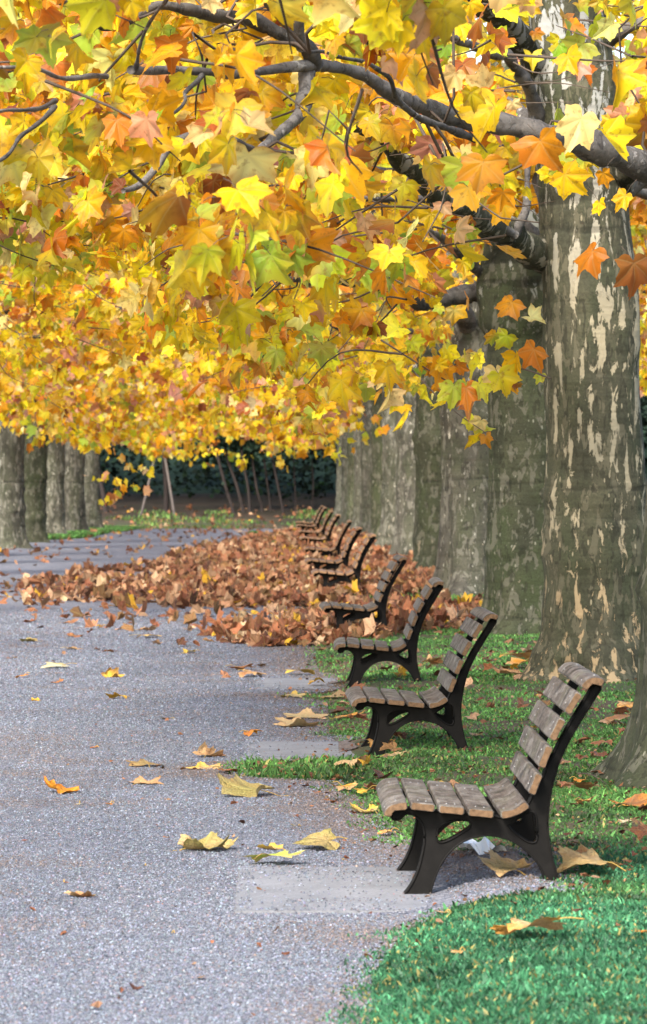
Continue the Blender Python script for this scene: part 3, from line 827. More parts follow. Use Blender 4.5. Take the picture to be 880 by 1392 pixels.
def slats_mesh(name, lists, up, seed, mats):
    rng = np.random.default_rng(seed)
    bm = bmesh.new(); T = .0255
    for si, pl in enumerate(lists):
        C = np.array([(bx(a), bz(b)) for a, b in pl])
        if len(C) == 2: C = np.array([C[0]*(1-k)+C[1]*k for k in np.linspace(0, 1, 4)])
        else:
            s = spline(np.column_stack([C, 0*C[:, :1]]), 9)[:, :2]; C = s
        tg = np.gradient(C, axis=0); tg /= np.linalg.norm(tg, axis=1)[:, None]
        nm = np.stack([-tg[:, 1], tg[:, 0]], -1)       # top side
        top = C + nm*T/2; bot = C - nm*T/2
        e = .005
        prof = []
        prof += [bot[0]+nm[0]*e, top[0]-nm[0]*e]
        prof += [top[0]+tg[0]*e] + list(top[1:-1]) + [top[-1]-tg[-1]*e]
        prof += [top[-1]-nm[-1]*e, bot[-1]+nm[-1]*e]
        prof += [bot[-1]-tg[-1]*e] + list(bot[1:-1][::-1]) + [bot[0]+tg[0]*e]
        prof = np.array(prof); cen = prof.mean(0)
        y0 = rng.normal(0, .003); y1 = L_B+rng.normal(0, .003); ins = .0035
        ys = [(y0, ins), (y0+.005, 0)] + [(y0+(y1-y0)*q, rng.normal(0, .0006)) for q in np.linspace(.06, .94, 12)] + [(y1-.005, 0), (y1, ins)]
        rings = []
        for yy, i_ in ys:
            pr = prof + (cen-prof)/np.linalg.norm(cen-prof, axis=1)[:, None]*i_
            rings.append([bm.verts.new((a, yy, b)) for a, b in pr])
        m = len(prof)
        for r0, r1 in zip(rings[:-1], rings[1:]):
            for k in range(m):
                f = bm.faces.new((r0[k], r0[(k+1) % m], r1[(k+1) % m], r1[k])); f.smooth = False
        f = bm.faces.new(rings[0][::-1]); f.material_index = 1
        f = bm.faces.new(rings[-1]); f.material_index = 1
        # bolts
        for fy in FY:
            for q in (.25, .75):
                k = int(round(q*(len(C)-1)))
                c0 = C[k] + nm[k]*T/2
                mat = Matrix.Translation((c0[0], fy+rng.normal(0, .004), c0[1])) @ Vector((nm[k][0], 0, nm[k][1])).to_track_quat('Z', 'Y').to_matrix().to_4x4()
                before = set(bm.faces)
                bmesh.ops.create_cone(bm, cap_ends=True, segments=8, radius1=.0055, radius2=.0035, depth=.004, matrix=mat)
                for ff in set(bm.faces)-before: ff.material_index = 2
    bmesh.ops.recalc_face_normals(bm, faces=bm.faces)
    me = bpy.data.meshes.new(name); bm.to_mesh(me); bm.free()
    for mm in mats: me.materials.append(mm)
    return me
ME_FRAME = frame_mesh()
def make_bench(mats, seed, label, loc):
    root = empty('park_bench', loc)
    tag(root, label, 'bench', 'benches in a row along the path')
    obj('seat', slats_mesh('seat', SEAT, 1, seed, mats), root)
    obj('backrest', slats_mesh('backrest', BACK, 1, seed+1, mats), root)
    for fy in FY: obj('side_frame', ME_FRAME, root, (0, fy, 0))
    return root
def copy_tree(o, parent=None):
    c = o.copy(); COL.objects.link(c); c.parent = parent
    for ch in list(o.children): copy_tree(ch, c)
    return c
BENCH = [(14.5, .460), (21.7, .462), (29.1, .463), (37.6, .458), (49.6, .445), (56.5, .41), (66.5, .43), (80, .43), (91, .43), (105, .43), (114, .43)]
BL = ['nearest park bench with grey weathered slats, white paper lying under its seat',
      'second bench from the viewer, grey slats, standing clear on short grass',
      'third bench from the viewer, grey slats, brown leaves heaped behind its seat',
      'fourth bench from the viewer, legs buried in a heap of brown leaves',
      'brown bench largest of the distant cluster, just beyond the small grass patch',
      'brown bench, second of the distant cluster counted from the near one',
      'brown bench, third of the distant cluster counted from the near one',
      'brown bench, fourth of the distant cluster counted from the near one',
      'brown bench, fifth of the distant cluster counted from the near one',
      'brown bench, last but one at the far end of the row',
      'brown bench, farthest of all at the end of the row']
protoG = protoB = None
for i, (d, x) in enumerate(BENCH):
    z = float(base(d+.3))
    if i < 4:
        if protoG is None: b = protoG = make_bench(W_GREY, 60, BL[i], (x, d, z))
        else: b = copy_tree(protoG)
    else:
        if protoB is None: b = protoB = make_bench(W_BROWN, 80, BL[i], (x, d, z))
        else: b = copy_tree(protoB)
    b.location = (x, d, z); b['label'] = BL[i]
    b.rotation_euler = (0, 0, [0.0, .01, -.01, .015, 0, .01, -.01, .02, 0, .01, 0][i])

# ------------------------------------------------------------------ concrete slabs by the benches
SL = [(14.02, 15.66, -.165, .56, 'concrete slab half covered with gravel beside the nearest bench'),
      (21.95, 23.35, -.19, .50, 'concrete slab behind a tuft of grass beside the second bench'),
      (29.4, 31.0, -.20, .40, 'concrete slab with yellow leaves beside the third bench')]
for y0, y1, x0, x1, lab in SL:
    bm = bmesh.new()
    bmesh.ops.create_cube(bm, size=1.)
    for v in bm.verts:
        v.co = Vector((v.co.x*(x1-x0), v.co.y*(y1-y0), v.co.z*.06))
    bmesh.ops.bevel(bm, geom=list(bm.edges), offset=.006, segments=2, affect='EDGES')
    me = bpy.data.meshes.new('concrete_slab'); bm.to_mesh(me); bm.free(); me.materials.append(M_SLAB)
    o = obj('concrete_slab', me, None, ((x0+x1)/2, (y0+y1)/2, float(base((y0+y1)/2))-.03+.016))
    o.rotation_euler = (0, .0, 0)
    tag(o, lab, 'paving slab', 'concrete slabs set in the gravel')
def on_slab(x, y, m=0.):
    r = np.zeros(np.shape(x), bool)
    for y0, y1, x0, x1, _ in SL: r |= (x > x0-m) & (x < x1+m) & (y > y0-m) & (y < y1+m)
    return r

# ------------------------------------------------------------------ loose gravel stones
def gravel():
    rng = np.random.default_rng(3)
    n = 330000
    y = 10.6 + (46-10.6)*rng.random(n)**1.9
    x = rng.uniform(-1., 1., n)
    lo = (0-VX)/F*y-.5
    x = lo + (edge(y)+.06-lo)*rng.random(n)
    keep = rng.random(n) < np.interp(y, [10, 20, 30, 46], [1, .9, .7, .35])*np.clip((edge(y)-lo)/2.2, 0, 1)
    s_ = on_slab(x, y)
    nz = fnoise2(x, y, 2.2, 7)
    rim_ = s_ & ~on_slab(x, y, -.06)
    keep &= (~s_) | (rim_ & (rng.random(n) < .5)) | ((y < 16) & (rng.random(n) < np.where(nz > .25, .35, .07))) | (rng.random(n) < .03)
    x, y = x[keep], y[keep]; s_ = s_[keep]; n = len(x)
    r = rng.uniform(.0024, .0052, n)*np.interp(y, [10, 20, 46], [1, 1.15, 2.2])
    z = H(x, y)+.006+r*.25
    z = np.where(s_, base(y)+.016+r*.4, z)
    oct_ = np.array([(1, 0, 0), (-1, 0, 0), (0, 1, 0), (0, -1, 0), (0, 0, 1), (0, 0, -1)], float)
    fc = np.array([(0, 2, 4), (2, 1, 4), (1, 3, 4), (3, 0, 4)])   # only the upper half can be seen
    a = rng.uniform(0, 6.28, n)
    sc = rng.uniform(.7, 1.3, (n, 3)); sc[:, 2] *= .8
    p = oct_[None]*sc[:, None, :]*r[:, None, None] + rng.normal(0, .18, (n, 6, 3))*r[:, None, None]
    ca, sa = np.cos(a)[:, None], np.sin(a)[:, None]
    V = np.stack([p[..., 0]*ca-p[..., 1]*sa, p[..., 0]*sa+p[..., 1]*ca, p[..., 2]], -1) + np.stack([x, y, z], -1)[:, None, :]
    V = V[:, :5]
    FF = (fc.ravel()[None] + (np.arange(n)*5)[:, None]).ravel()
    g = np.exp(rng.normal(-1.75, .40, n)).clip(.04, .40)
    c = g[:, None]*np.array([(.87, .955, 1.15)])*.78 * np.exp(rng.normal(0, .05, (n, 3)))
    rust = rng.random(n) < .07; c[rust] *= np.array([(1.25, .85, .7)])
    dirt = np.clip(1-(edge(y)-x)/.6, 0, 1)*(.25+.75*sstep(12.8, 15.5, y)) + .4*fnoise2(x, y, 1.5, 3)
    dm = rng.random(n) < np.clip(dirt*1.15, 0, 1)*.8
    c[dm] = c[dm]*.25 + np.array([(.12, .085, .066)])*np.exp(rng.normal(0, .4, (dm.sum(), 1)))*.75
    C = np.repeat(c[:, None, :], 5, 1).reshape(-1, 3)
    o = obj('loose_gravel', mesh_np('loose_gravel', V.reshape(-1, 3), FF, np.full(n*4, 3), M_STONE, C))
    tag(o, kind='stuff')
gravel()

# ------------------------------------------------------------------ grass
def grass():
    rng = np.random.default_rng(9)
    n = 950000
    y = 10.2 + (62-10.2)*rng.random(n)**2.1
    lo = edge(y)-.12; hi = np.minimum((880-VX)/F*y + .7, 4.5)
    x = lo + (hi-lo)*rng.random(n)
    den = np.interp(y, [11, 16, 30, 62], [1, .85, .6, .4])
    e = x-edge(y) - .09*fnoise2(x, y, 3.1, 5)
    # bare, litter-strewn patches among the turf
    pat = fnoise2(x, y*.55, 1.15, 12) + .55*fnoise2(x, y*.6, 3.0, 13)
    bare = sstep(.05, -.55, pat)*sstep(14.0, 17., y)
    bare = np.maximum(bare, .8*sstep(.55, .15, e)*sstep(-.5, .3, fnoise2(x, y, 1.6, 15))*(y > 15.5))
    p = den*sstep(-.10, .08, e)*(1-.78*bare)*np.where(y < 22, 1, np.where(x < 1.0, .9, .8))
    p = np.where((y > 20.4) & (y < 21.9) & (x < .3), p*1.2, p)
    k = rng.random(n) < p
    k &= ~on_slab(x, y, -.02)
    for t in trees[:6]: k &= (x-t['x'])**2+(y-t['y'])**2 > (t['r']*1.25)**2
    x, y = x[k], y[k]; n = len(x)
    pat = pat[k]
    # second area: strips at the far left row and the bank at the end
    m = 60000
    y2 = rng.uniform(50, 146, m); far = y2 > 127.5
    x2 = np.where(far, rng.uniform(-14, 4, m), LE(y2)+.12 - rng.random(m)**1.6*1.6)
    k2 = fnoise2(x2, y2*.5, .8, 20) > np.where(far, -.05, -.9)
    k2 &= ~(far & (y2 > 139))
    x2, y2 = x2[k2], y2[k2]; m = len(x2)
    x = np.concatenate([x, x2]); y = np.concatenate([y, y2])
    big = np.concatenate([np.zeros(n, bool), np.ones(m, bool)]); pat = np.concatenate([pat, np.zeros(m)]); n = n+m
    z = H(x, y)
    h = rng.gamma(3.2, .0034, n).clip(.004, .038)*np.interp(y, [11, 16, 60], [1., .9, 1.6]); h = np.where(big, rng.uniform(.05, .13, n), h)
    tong = (y > 20.4) & (y < 21.9) & (x < .35); h = np.where(tong, h*1.9, h)
    w = np.where(big, .02, rng.uniform(.0025, .0066, n)*np.interp(y, [11, 20, 60], [1, 1.2, 2.2]))
    a = rng.uniform(0, 6.28, n); lean = rng.uniform(.2, .9, n)*h; la = rng.uniform(0, 6.28, n)
    b = np.stack([x, y, z-.004], -1)
    dx = np.stack([np.cos(a)*w, np.sin(a)*w, 0*a], -1)
    tip = b + np.stack([np.cos(la)*lean, np.sin(la)*lean, h], -1)
    mid = b*.45 + tip*.55; mid[:, 2] += h*.18
    V = np.stack([b-dx, b+dx, mid+dx*.8, tip, mid-dx*.8], 1)
    FF = (np.array([0, 1, 2, 3, 4])[None] + (np.arange(n)*5)[:, None]).ravel()
    g1 = fnoise2(x, y, .9, 30); blue = sstep(17.5, 12.5, y + 1.2*fnoise2(x, y, 1.1, 31))
    c0 = np.array([(.085, .195, .045)])*(1-blue)[:, None] + np.array([(.038, .135, .062)])*blue[:, None]
    c0 = c0*np.exp(rng.normal(0, .42, (n, 1)))*(1+.3*g1[:, None]+.25*fnoise2(x, y, 5., 33)[:, None])
    yl = rng.random(n) < np.where(big, .1, .07); c0[yl] = np.array([(.25, .22, .07)])*np.exp(rng.normal(0, .25, (yl.sum(), 1)))
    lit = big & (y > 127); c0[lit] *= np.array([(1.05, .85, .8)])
    C = np.repeat(c0[:, None, :], 5, 1)
    o = obj('grass', mesh_np('grass', V.reshape(-1, 3), FF, np.full(n, 5), M_GRASS, C.reshape(-1, 3))); tag(o, kind='stuff')
grass()

# ------------------------------------------------------------------ fallen leaves: the heaped litter
BROWN = np.array([(.26, .105, .052), (.33, .15, .08), (.17, .062, .034), (.39, .21, .115), (.09, .036, .022), (.42, .26, .155), (.30, .115, .055), (.22, .12, .05)])
def inpoly(px, py, poly):
    r = np.zeros(len(px), bool); j = len(poly)-1
    for i in range(len(poly)):
        (xi, yi), (xj, yj) = poly[i], poly[j]
        r ^= ((yi > py) != (yj > py)) & (px < (xj-xi)*(py-yi)/(yj-yi+1e-9)+xi); j = i
    return r
def W(poly): return [tuple(gp(*p)[:2]) for p in poly]
PILE_A = W([(-30, 806), (110, 778), (215, 768), (300, 745), (370, 728), (420, 719), (470, 722), (560, 760), (700, 790), (720, 800), (600, 806), (440, 818), (400, 824), (300, 826), (150, 820), (-30, 822)])
PILE_B = W([(285, 862), (340, 850), (400, 842), (455, 826), (540, 822), (600, 826), (655, 834), (640, 856), (560, 858), (470, 876), (400, 884), (320, 878)])
def heap(x, y):
    """height of the leaf heaps over the ground"""
    d = np.zeros(np.shape(x))
    d += .045*np.exp(-((x-.75)/.8)**2-((y-40.5)/2.2)**2)*sstep(-.4, .4, x)
    d += .045*sstep(46, 50, y)*sstep(106, 80, y)*np.exp(-((x-.2)/1.4)**2)
    return d*(1+.5*fnoise2(x, y, 1.5, 40))
def litter():
    rng = np.random.default_rng(14)
    xs, ys, dens = [], [], []
    for poly, n in ((PILE_A, 72000), (PILE_B, 6000)):
        P = np.array(poly); x = rng.uniform(P[:, 0].min()-.4, P[:, 0].max()+.4, n)
        y = rng.uniform(P[:, 1].min()-2, P[:, 1].max()+2, n)
        am = np.interp(y, [36, 46, 62], [.25, .35, 1.])*(1. if n > 20000 else .35)
        jx = x + .22*fnoise2(x, y, 1.5, 41)+.10*rng.normal(0, 1, n); jy = y + am*(1.6*fnoise2(x, y, .9, 42) + rng.normal(0, .7, n))
        k = inpoly(jx, jy, poly)
        k &= rng.random(n) < np.interp(y, [36, 46, 60, 110], [1, 1, .85, .6])
        k &= rng.random(n) < np.clip(np.interp(x, [-3, -1.6, -.7], [.16, .34, 1.1])+.45*fnoise2(x, y, .9, 43), 0.03, 1)
        xs.append(x[k]); ys.append(y[k])
    # sparse litter elsewhere: on the lawn between the trees and along the far path
    n = 1500; y = 16+(60-16)*rng.random(n)**1.5; x = rng.uniform(edge(y)+.1, 3.5)
    k = rng.random(n) < .20; xs.append(x[k]); ys.append(y[k])
    n = 420; y = 44+(125-44)*rng.random(n); x = rng.uniform(LE(y), edge(y)); xs.append(x); ys.append(y)
    n = 150; y = rng.uniform(40, 51, n); x = rng.uniform(-3.2, .3, n)*rng.random(n)**.6; xs.append(x); ys.append(y)
    n = 14; y = 30+(44-30)*rng.random(n); x = rng.uniform(-1.9, .2, n); xs.append(x); ys.append(y)
    n = 480; y = rng.uniform(127, 142, n); x = rng.uniform(-14, 5, n); xs.append(x); ys.append(y)
    npile = len(xs[0])+len(xs[1])
    x = np.concatenate(xs); y = np.concatenate(ys); n = len(x)
    h = np.where(np.arange(n) < npile, np.maximum(heap(x, y), 0)+.012, .01)
    z = H(x, y) + h*np.where(np.arange(n) < npile, .35+.65*rng.random(n), 1) + .012
    az = rng.uniform(0, 6.28, n); pit = rng.normal(.03, .34, n)
    U = np.stack([np.cos(az)*np.cos(pit), np.sin(az)*np.cos(pit), np.sin(pit)], -1)
    Nn = np.stack([rng.normal(0, .5, n), rng.normal(0, .5, n), np.ones(n)], -1)
    sp_ = np.arange(n) >= npile; pit = np.where(sp_, pit*.35, pit); U[:, 2] = np.sin(pit); L = rng.normal(.090, .024, n).clip(.04, .14); L = np.where(sp_ & (y < 40), L*.75, L); z += np.maximum(0, -np.sin(pit)*L)
    c = BROWN[rng.integers(0, len(BROWN), n)]*np.exp(rng.normal(0, .2, (n, 1)))
    q = rng.random(n); c = np.where((q < .035)[:, None], np.array([(.62, .36, .03)]), c); c = np.where((q > .965)[:, None], np.array([(.55, .40, .24)]), c)
    nr = y < 36
    A = [build_leaves(np.stack([x, y, z], -1)[q], U[q], Nn[q], L[q], c[q], kd, rng, cu) for q, kd, cu in ((nr, 'hd', 1.1), (~nr, 'md', 2.0))]
    o = obj('leaf_litter', mesh_np('leaf_litter', np.vstack([a[0] for a in A]), np.concatenate([A[0][1], A[1][1]+len(A[0][0])]), np.concatenate([a[2] for a in A]), M_DEAD, np.vstack([a[3] for a in A]), smooth=False, luv=np.vstack([a[4] for a in A]))); tag(o, kind='stuff')
    # crumbs: torn bits of leaf between the blades and at the path's edge
    n = 6500; y = 12.4+(34-11.0)*rng.random(n)**1.5; x = rng.uniform(edge(y)-.55, np.minimum((880-VX)/F*y+.3, 3.2))
    w = .45*np.exp(-((x-edge(y))/.25)**2)*sstep(13, 16, y) + .6*(x > edge(y))*sstep(13.5, 16, y) + .05
    k = rng.random(n) < w*.8; x, y = x[k], y[k]; n = len(x)
    n2 = 150; y = np.concatenate([y, 11+15*rng.random(n2)]); x = np.concatenate([x, rng.uniform(-1.1, .2, n2)]); n += n2
    z = H(x, y)+.014+np.where(x > edge(y), .012, 0); az = rng.uniform(0, 6.28, n); pit = rng.normal(.1, .3, n)
    U = np.stack([np.cos(az)*np.cos(pit), np.sin(az)*np.cos(pit), np.sin(pit)], -1)
    Nn = np.stack([rng.normal(0, .4, n), rng.normal(0, .4, n), np.ones(n)], -1)
    L = rng.gamma(3, .0040, n).clip(.005, .03)
    c = BROWN[rng.integers(0, len(BROWN), n)]*np.exp(rng.normal(0, .3, (n, 1)))
    c = c*.7
    a = build_leaves(np.stack([x, y, z], -1), U, Nn, L, c, 'far', rng, 1.)
    o = obj('leaf_crumbs', mesh_np('leaf_crumbs', a[0], a[1], a[2], M_DEAD, a[3], smooth=False, luv=a[4]*0+[.1, .3, 1])); tag(o, kind='stuff')
litter()

# ------------------------------------------------------------------ single fallen leaves
CL = dict(orange=(.66, .27, .02), yellow=(.62, .41, .05), olive=(.29, .25, .08), tan=(.52, .34, .17), brown=(.34, .15, .06), rust=(.42, .15, .04), cream=(.42, .33, .17), green=(.42, .55, .06), dark=(.15, .07, .04), khaki=(.34, .25, .10), pale=(.60, .56, .38))
def big_leaf(name, px, py, wpx, col, curl, seed, label, parent=None, flat=False, tipcol=None, lift=0.):
    rng = np.random.default_rng(seed)
    g = gp(px, py); d = g[1]
    Wd = wpx/F*d; L = Wd/1.35
    T, fl, fn, rim = TPL['hd']
    n = len(T)
    # one more ring for smooth curling
    m = (n-1)//2
    r1, r2 = T[1:1+m], T[1+m:]
    V2 = np.vstack([[0, 0], r2*.25, r2*.5, r2*.75, r2])
    j = np.arange(m); j2 = (j+1) % m
    Fq = [np.stack([0*j, 1+j2, 1+j], -1).ravel()]; Nq = [np.full(m, 3)]
    for k in range(3):
        o0, o1 = 1+k*m, 1+(k+1)*m
        Fq.append(np.stack([o0+j, o0+j2, o1+j2, o1+j], -1).ravel()); Nq.append(np.full(m, 4))
    x, y = V2[:, 0].copy(), V2[:, 1].copy()
    x *= 1+rng.uniform(-.12, .12); rr = np.hypot(x, y); th = np.arctan2(x, y)
    p1, p2 = rng.uniform(0, 6.28, 2)
    z = curl*(.30*rr**2*(1+.8*np.sin(2*th+p1)) + .16*rr**1.5*np.sin(5*th+p2) + rng.uniform(-.25, .1)*np.abs(x)**1.3 + .06*np.sin(9*th+p1)*rr**2)
    z = z + curl*(.10*fnoise2(x, y, 2.2, seed % 13)+.05*fnoise2(x, y, 5., seed % 11))*np.minimum(rr*2, 1)
    # roll the blade about a random axis
    ax = rng.uniform(0, PI); t = x*np.cos(ax)+y*np.sin(ax); s = -x*np.sin(ax)+y*np.cos(ax)
    k = curl*rng.uniform(.9, 1.7); sg = rng.choice([-1, 1])
    ang = t*k; R_ = 1/k
    t2 = np.sin(ang)*R_; dz = (1-np.cos(ang))*R_*sg
    x = t2*np.cos(ax)-s*np.sin(ax); y = t2*np.sin(ax)+s*np.cos(ax); z = z*.7+dz
    P = np.stack([x, y, z], -1)*L
    a = rng.uniform(0, 6.28); ca, sa = math.cos(a), math.sin(a)
    P = np.stack([P[:, 0]*ca-P[:, 1]*sa, P[:, 0]*sa+P[:, 1]*ca, P[:, 2]], -1)
    tilt = Matrix.Rotation(rng.normal(0, .18)*curl, 3, 'X') @ Matrix.Rotation(rng.normal(0, .18)*curl, 3, 'Y')
    P = P @ np.array(tilt).T
    if flat: P[:, 2] *= .35
    ws = Wd/max(np.ptp(P[:, 0]), 1e-4); ws = min(max(ws, .6), 1.6); P *= ws
    hmax = (.12+.22*curl)*Wd; hz_ = np.ptp(P[:, 2])
    if curl < 1.3: hmax *= .8
    if hz_ > hmax: P[:, 2] *= hmax/hz_
    lawn = g[0] > edge(d)
    P[:, 2] -= P[:, 2].min() - (.010 if lawn else .005)
    # settle: the lowest tenth touches the ground
    c0 = np.array(CL[col]); c1 = np.array(CL[tipcol]) if tipcol else c0*np.array([.75, .6, .55])
    rim2 = np.concatenate([[0], np.full(m, .25), np.full(m, .5), np.full(m, .75), np.ones(m)])
    w = np.clip(rim2**1.6*.8 + .35*fnoise(np.stack([x, y, 0*x], -1), 2., seed % 17), 0, 1)
    lobes = np.cos(th*180/PI/50*2*PI)     # veins run to the lobe tips
    C = c0*(1-w[:, None]) + c1*w[:, None]
    C = C*(1+.22*np.clip(lobes, 0, 1)*(rim2 > 0))[:, None]
    me = mesh_np(name, P, np.concatenate(Fq), np.concatenate(Nq), M_DEAD, C.clip(0, .9), smooth=True, luv=np.column_stack([V2, np.ones(len(V2))]))
    # the stalk
    b = Build(); s0 = P[0]; dirp = unit(s0-P[1+3*m]); ln = L*rng.uniform(.45, .8)
    Q = spline([s0, s0+dirp*ln*.5+[0, 0, .01], s0+dirp*ln], 7); Q[:, 2] = np.maximum(Q[:, 2], .006)
    b.tube(Q, np.linspace(.0016, .0024, 7), 5, True)
    st = b.mesh('stalk', M_DEAD); a_ = st.attributes.new('col', 'FLOAT_COLOR', 'POINT'); a_.data.foreach_set('color', np.tile([.45, .28, .06, 1], len(st.vertices)).astype(np.float32))
    bm = bmesh.new(); bm.from_mesh(me); bm.from_mesh(st); bm.to_mesh(me); bm.free(); bpy.data.meshes.remove(st)
    zoff = .012 if on_slab(np.array(g[0]), np.array(d)) else 0
    o = obj(name, me, None, (g[0], d, g[2]+zoff+lift))
    tag(o, label, 'leaf', 'single fallen leaves')
    return o
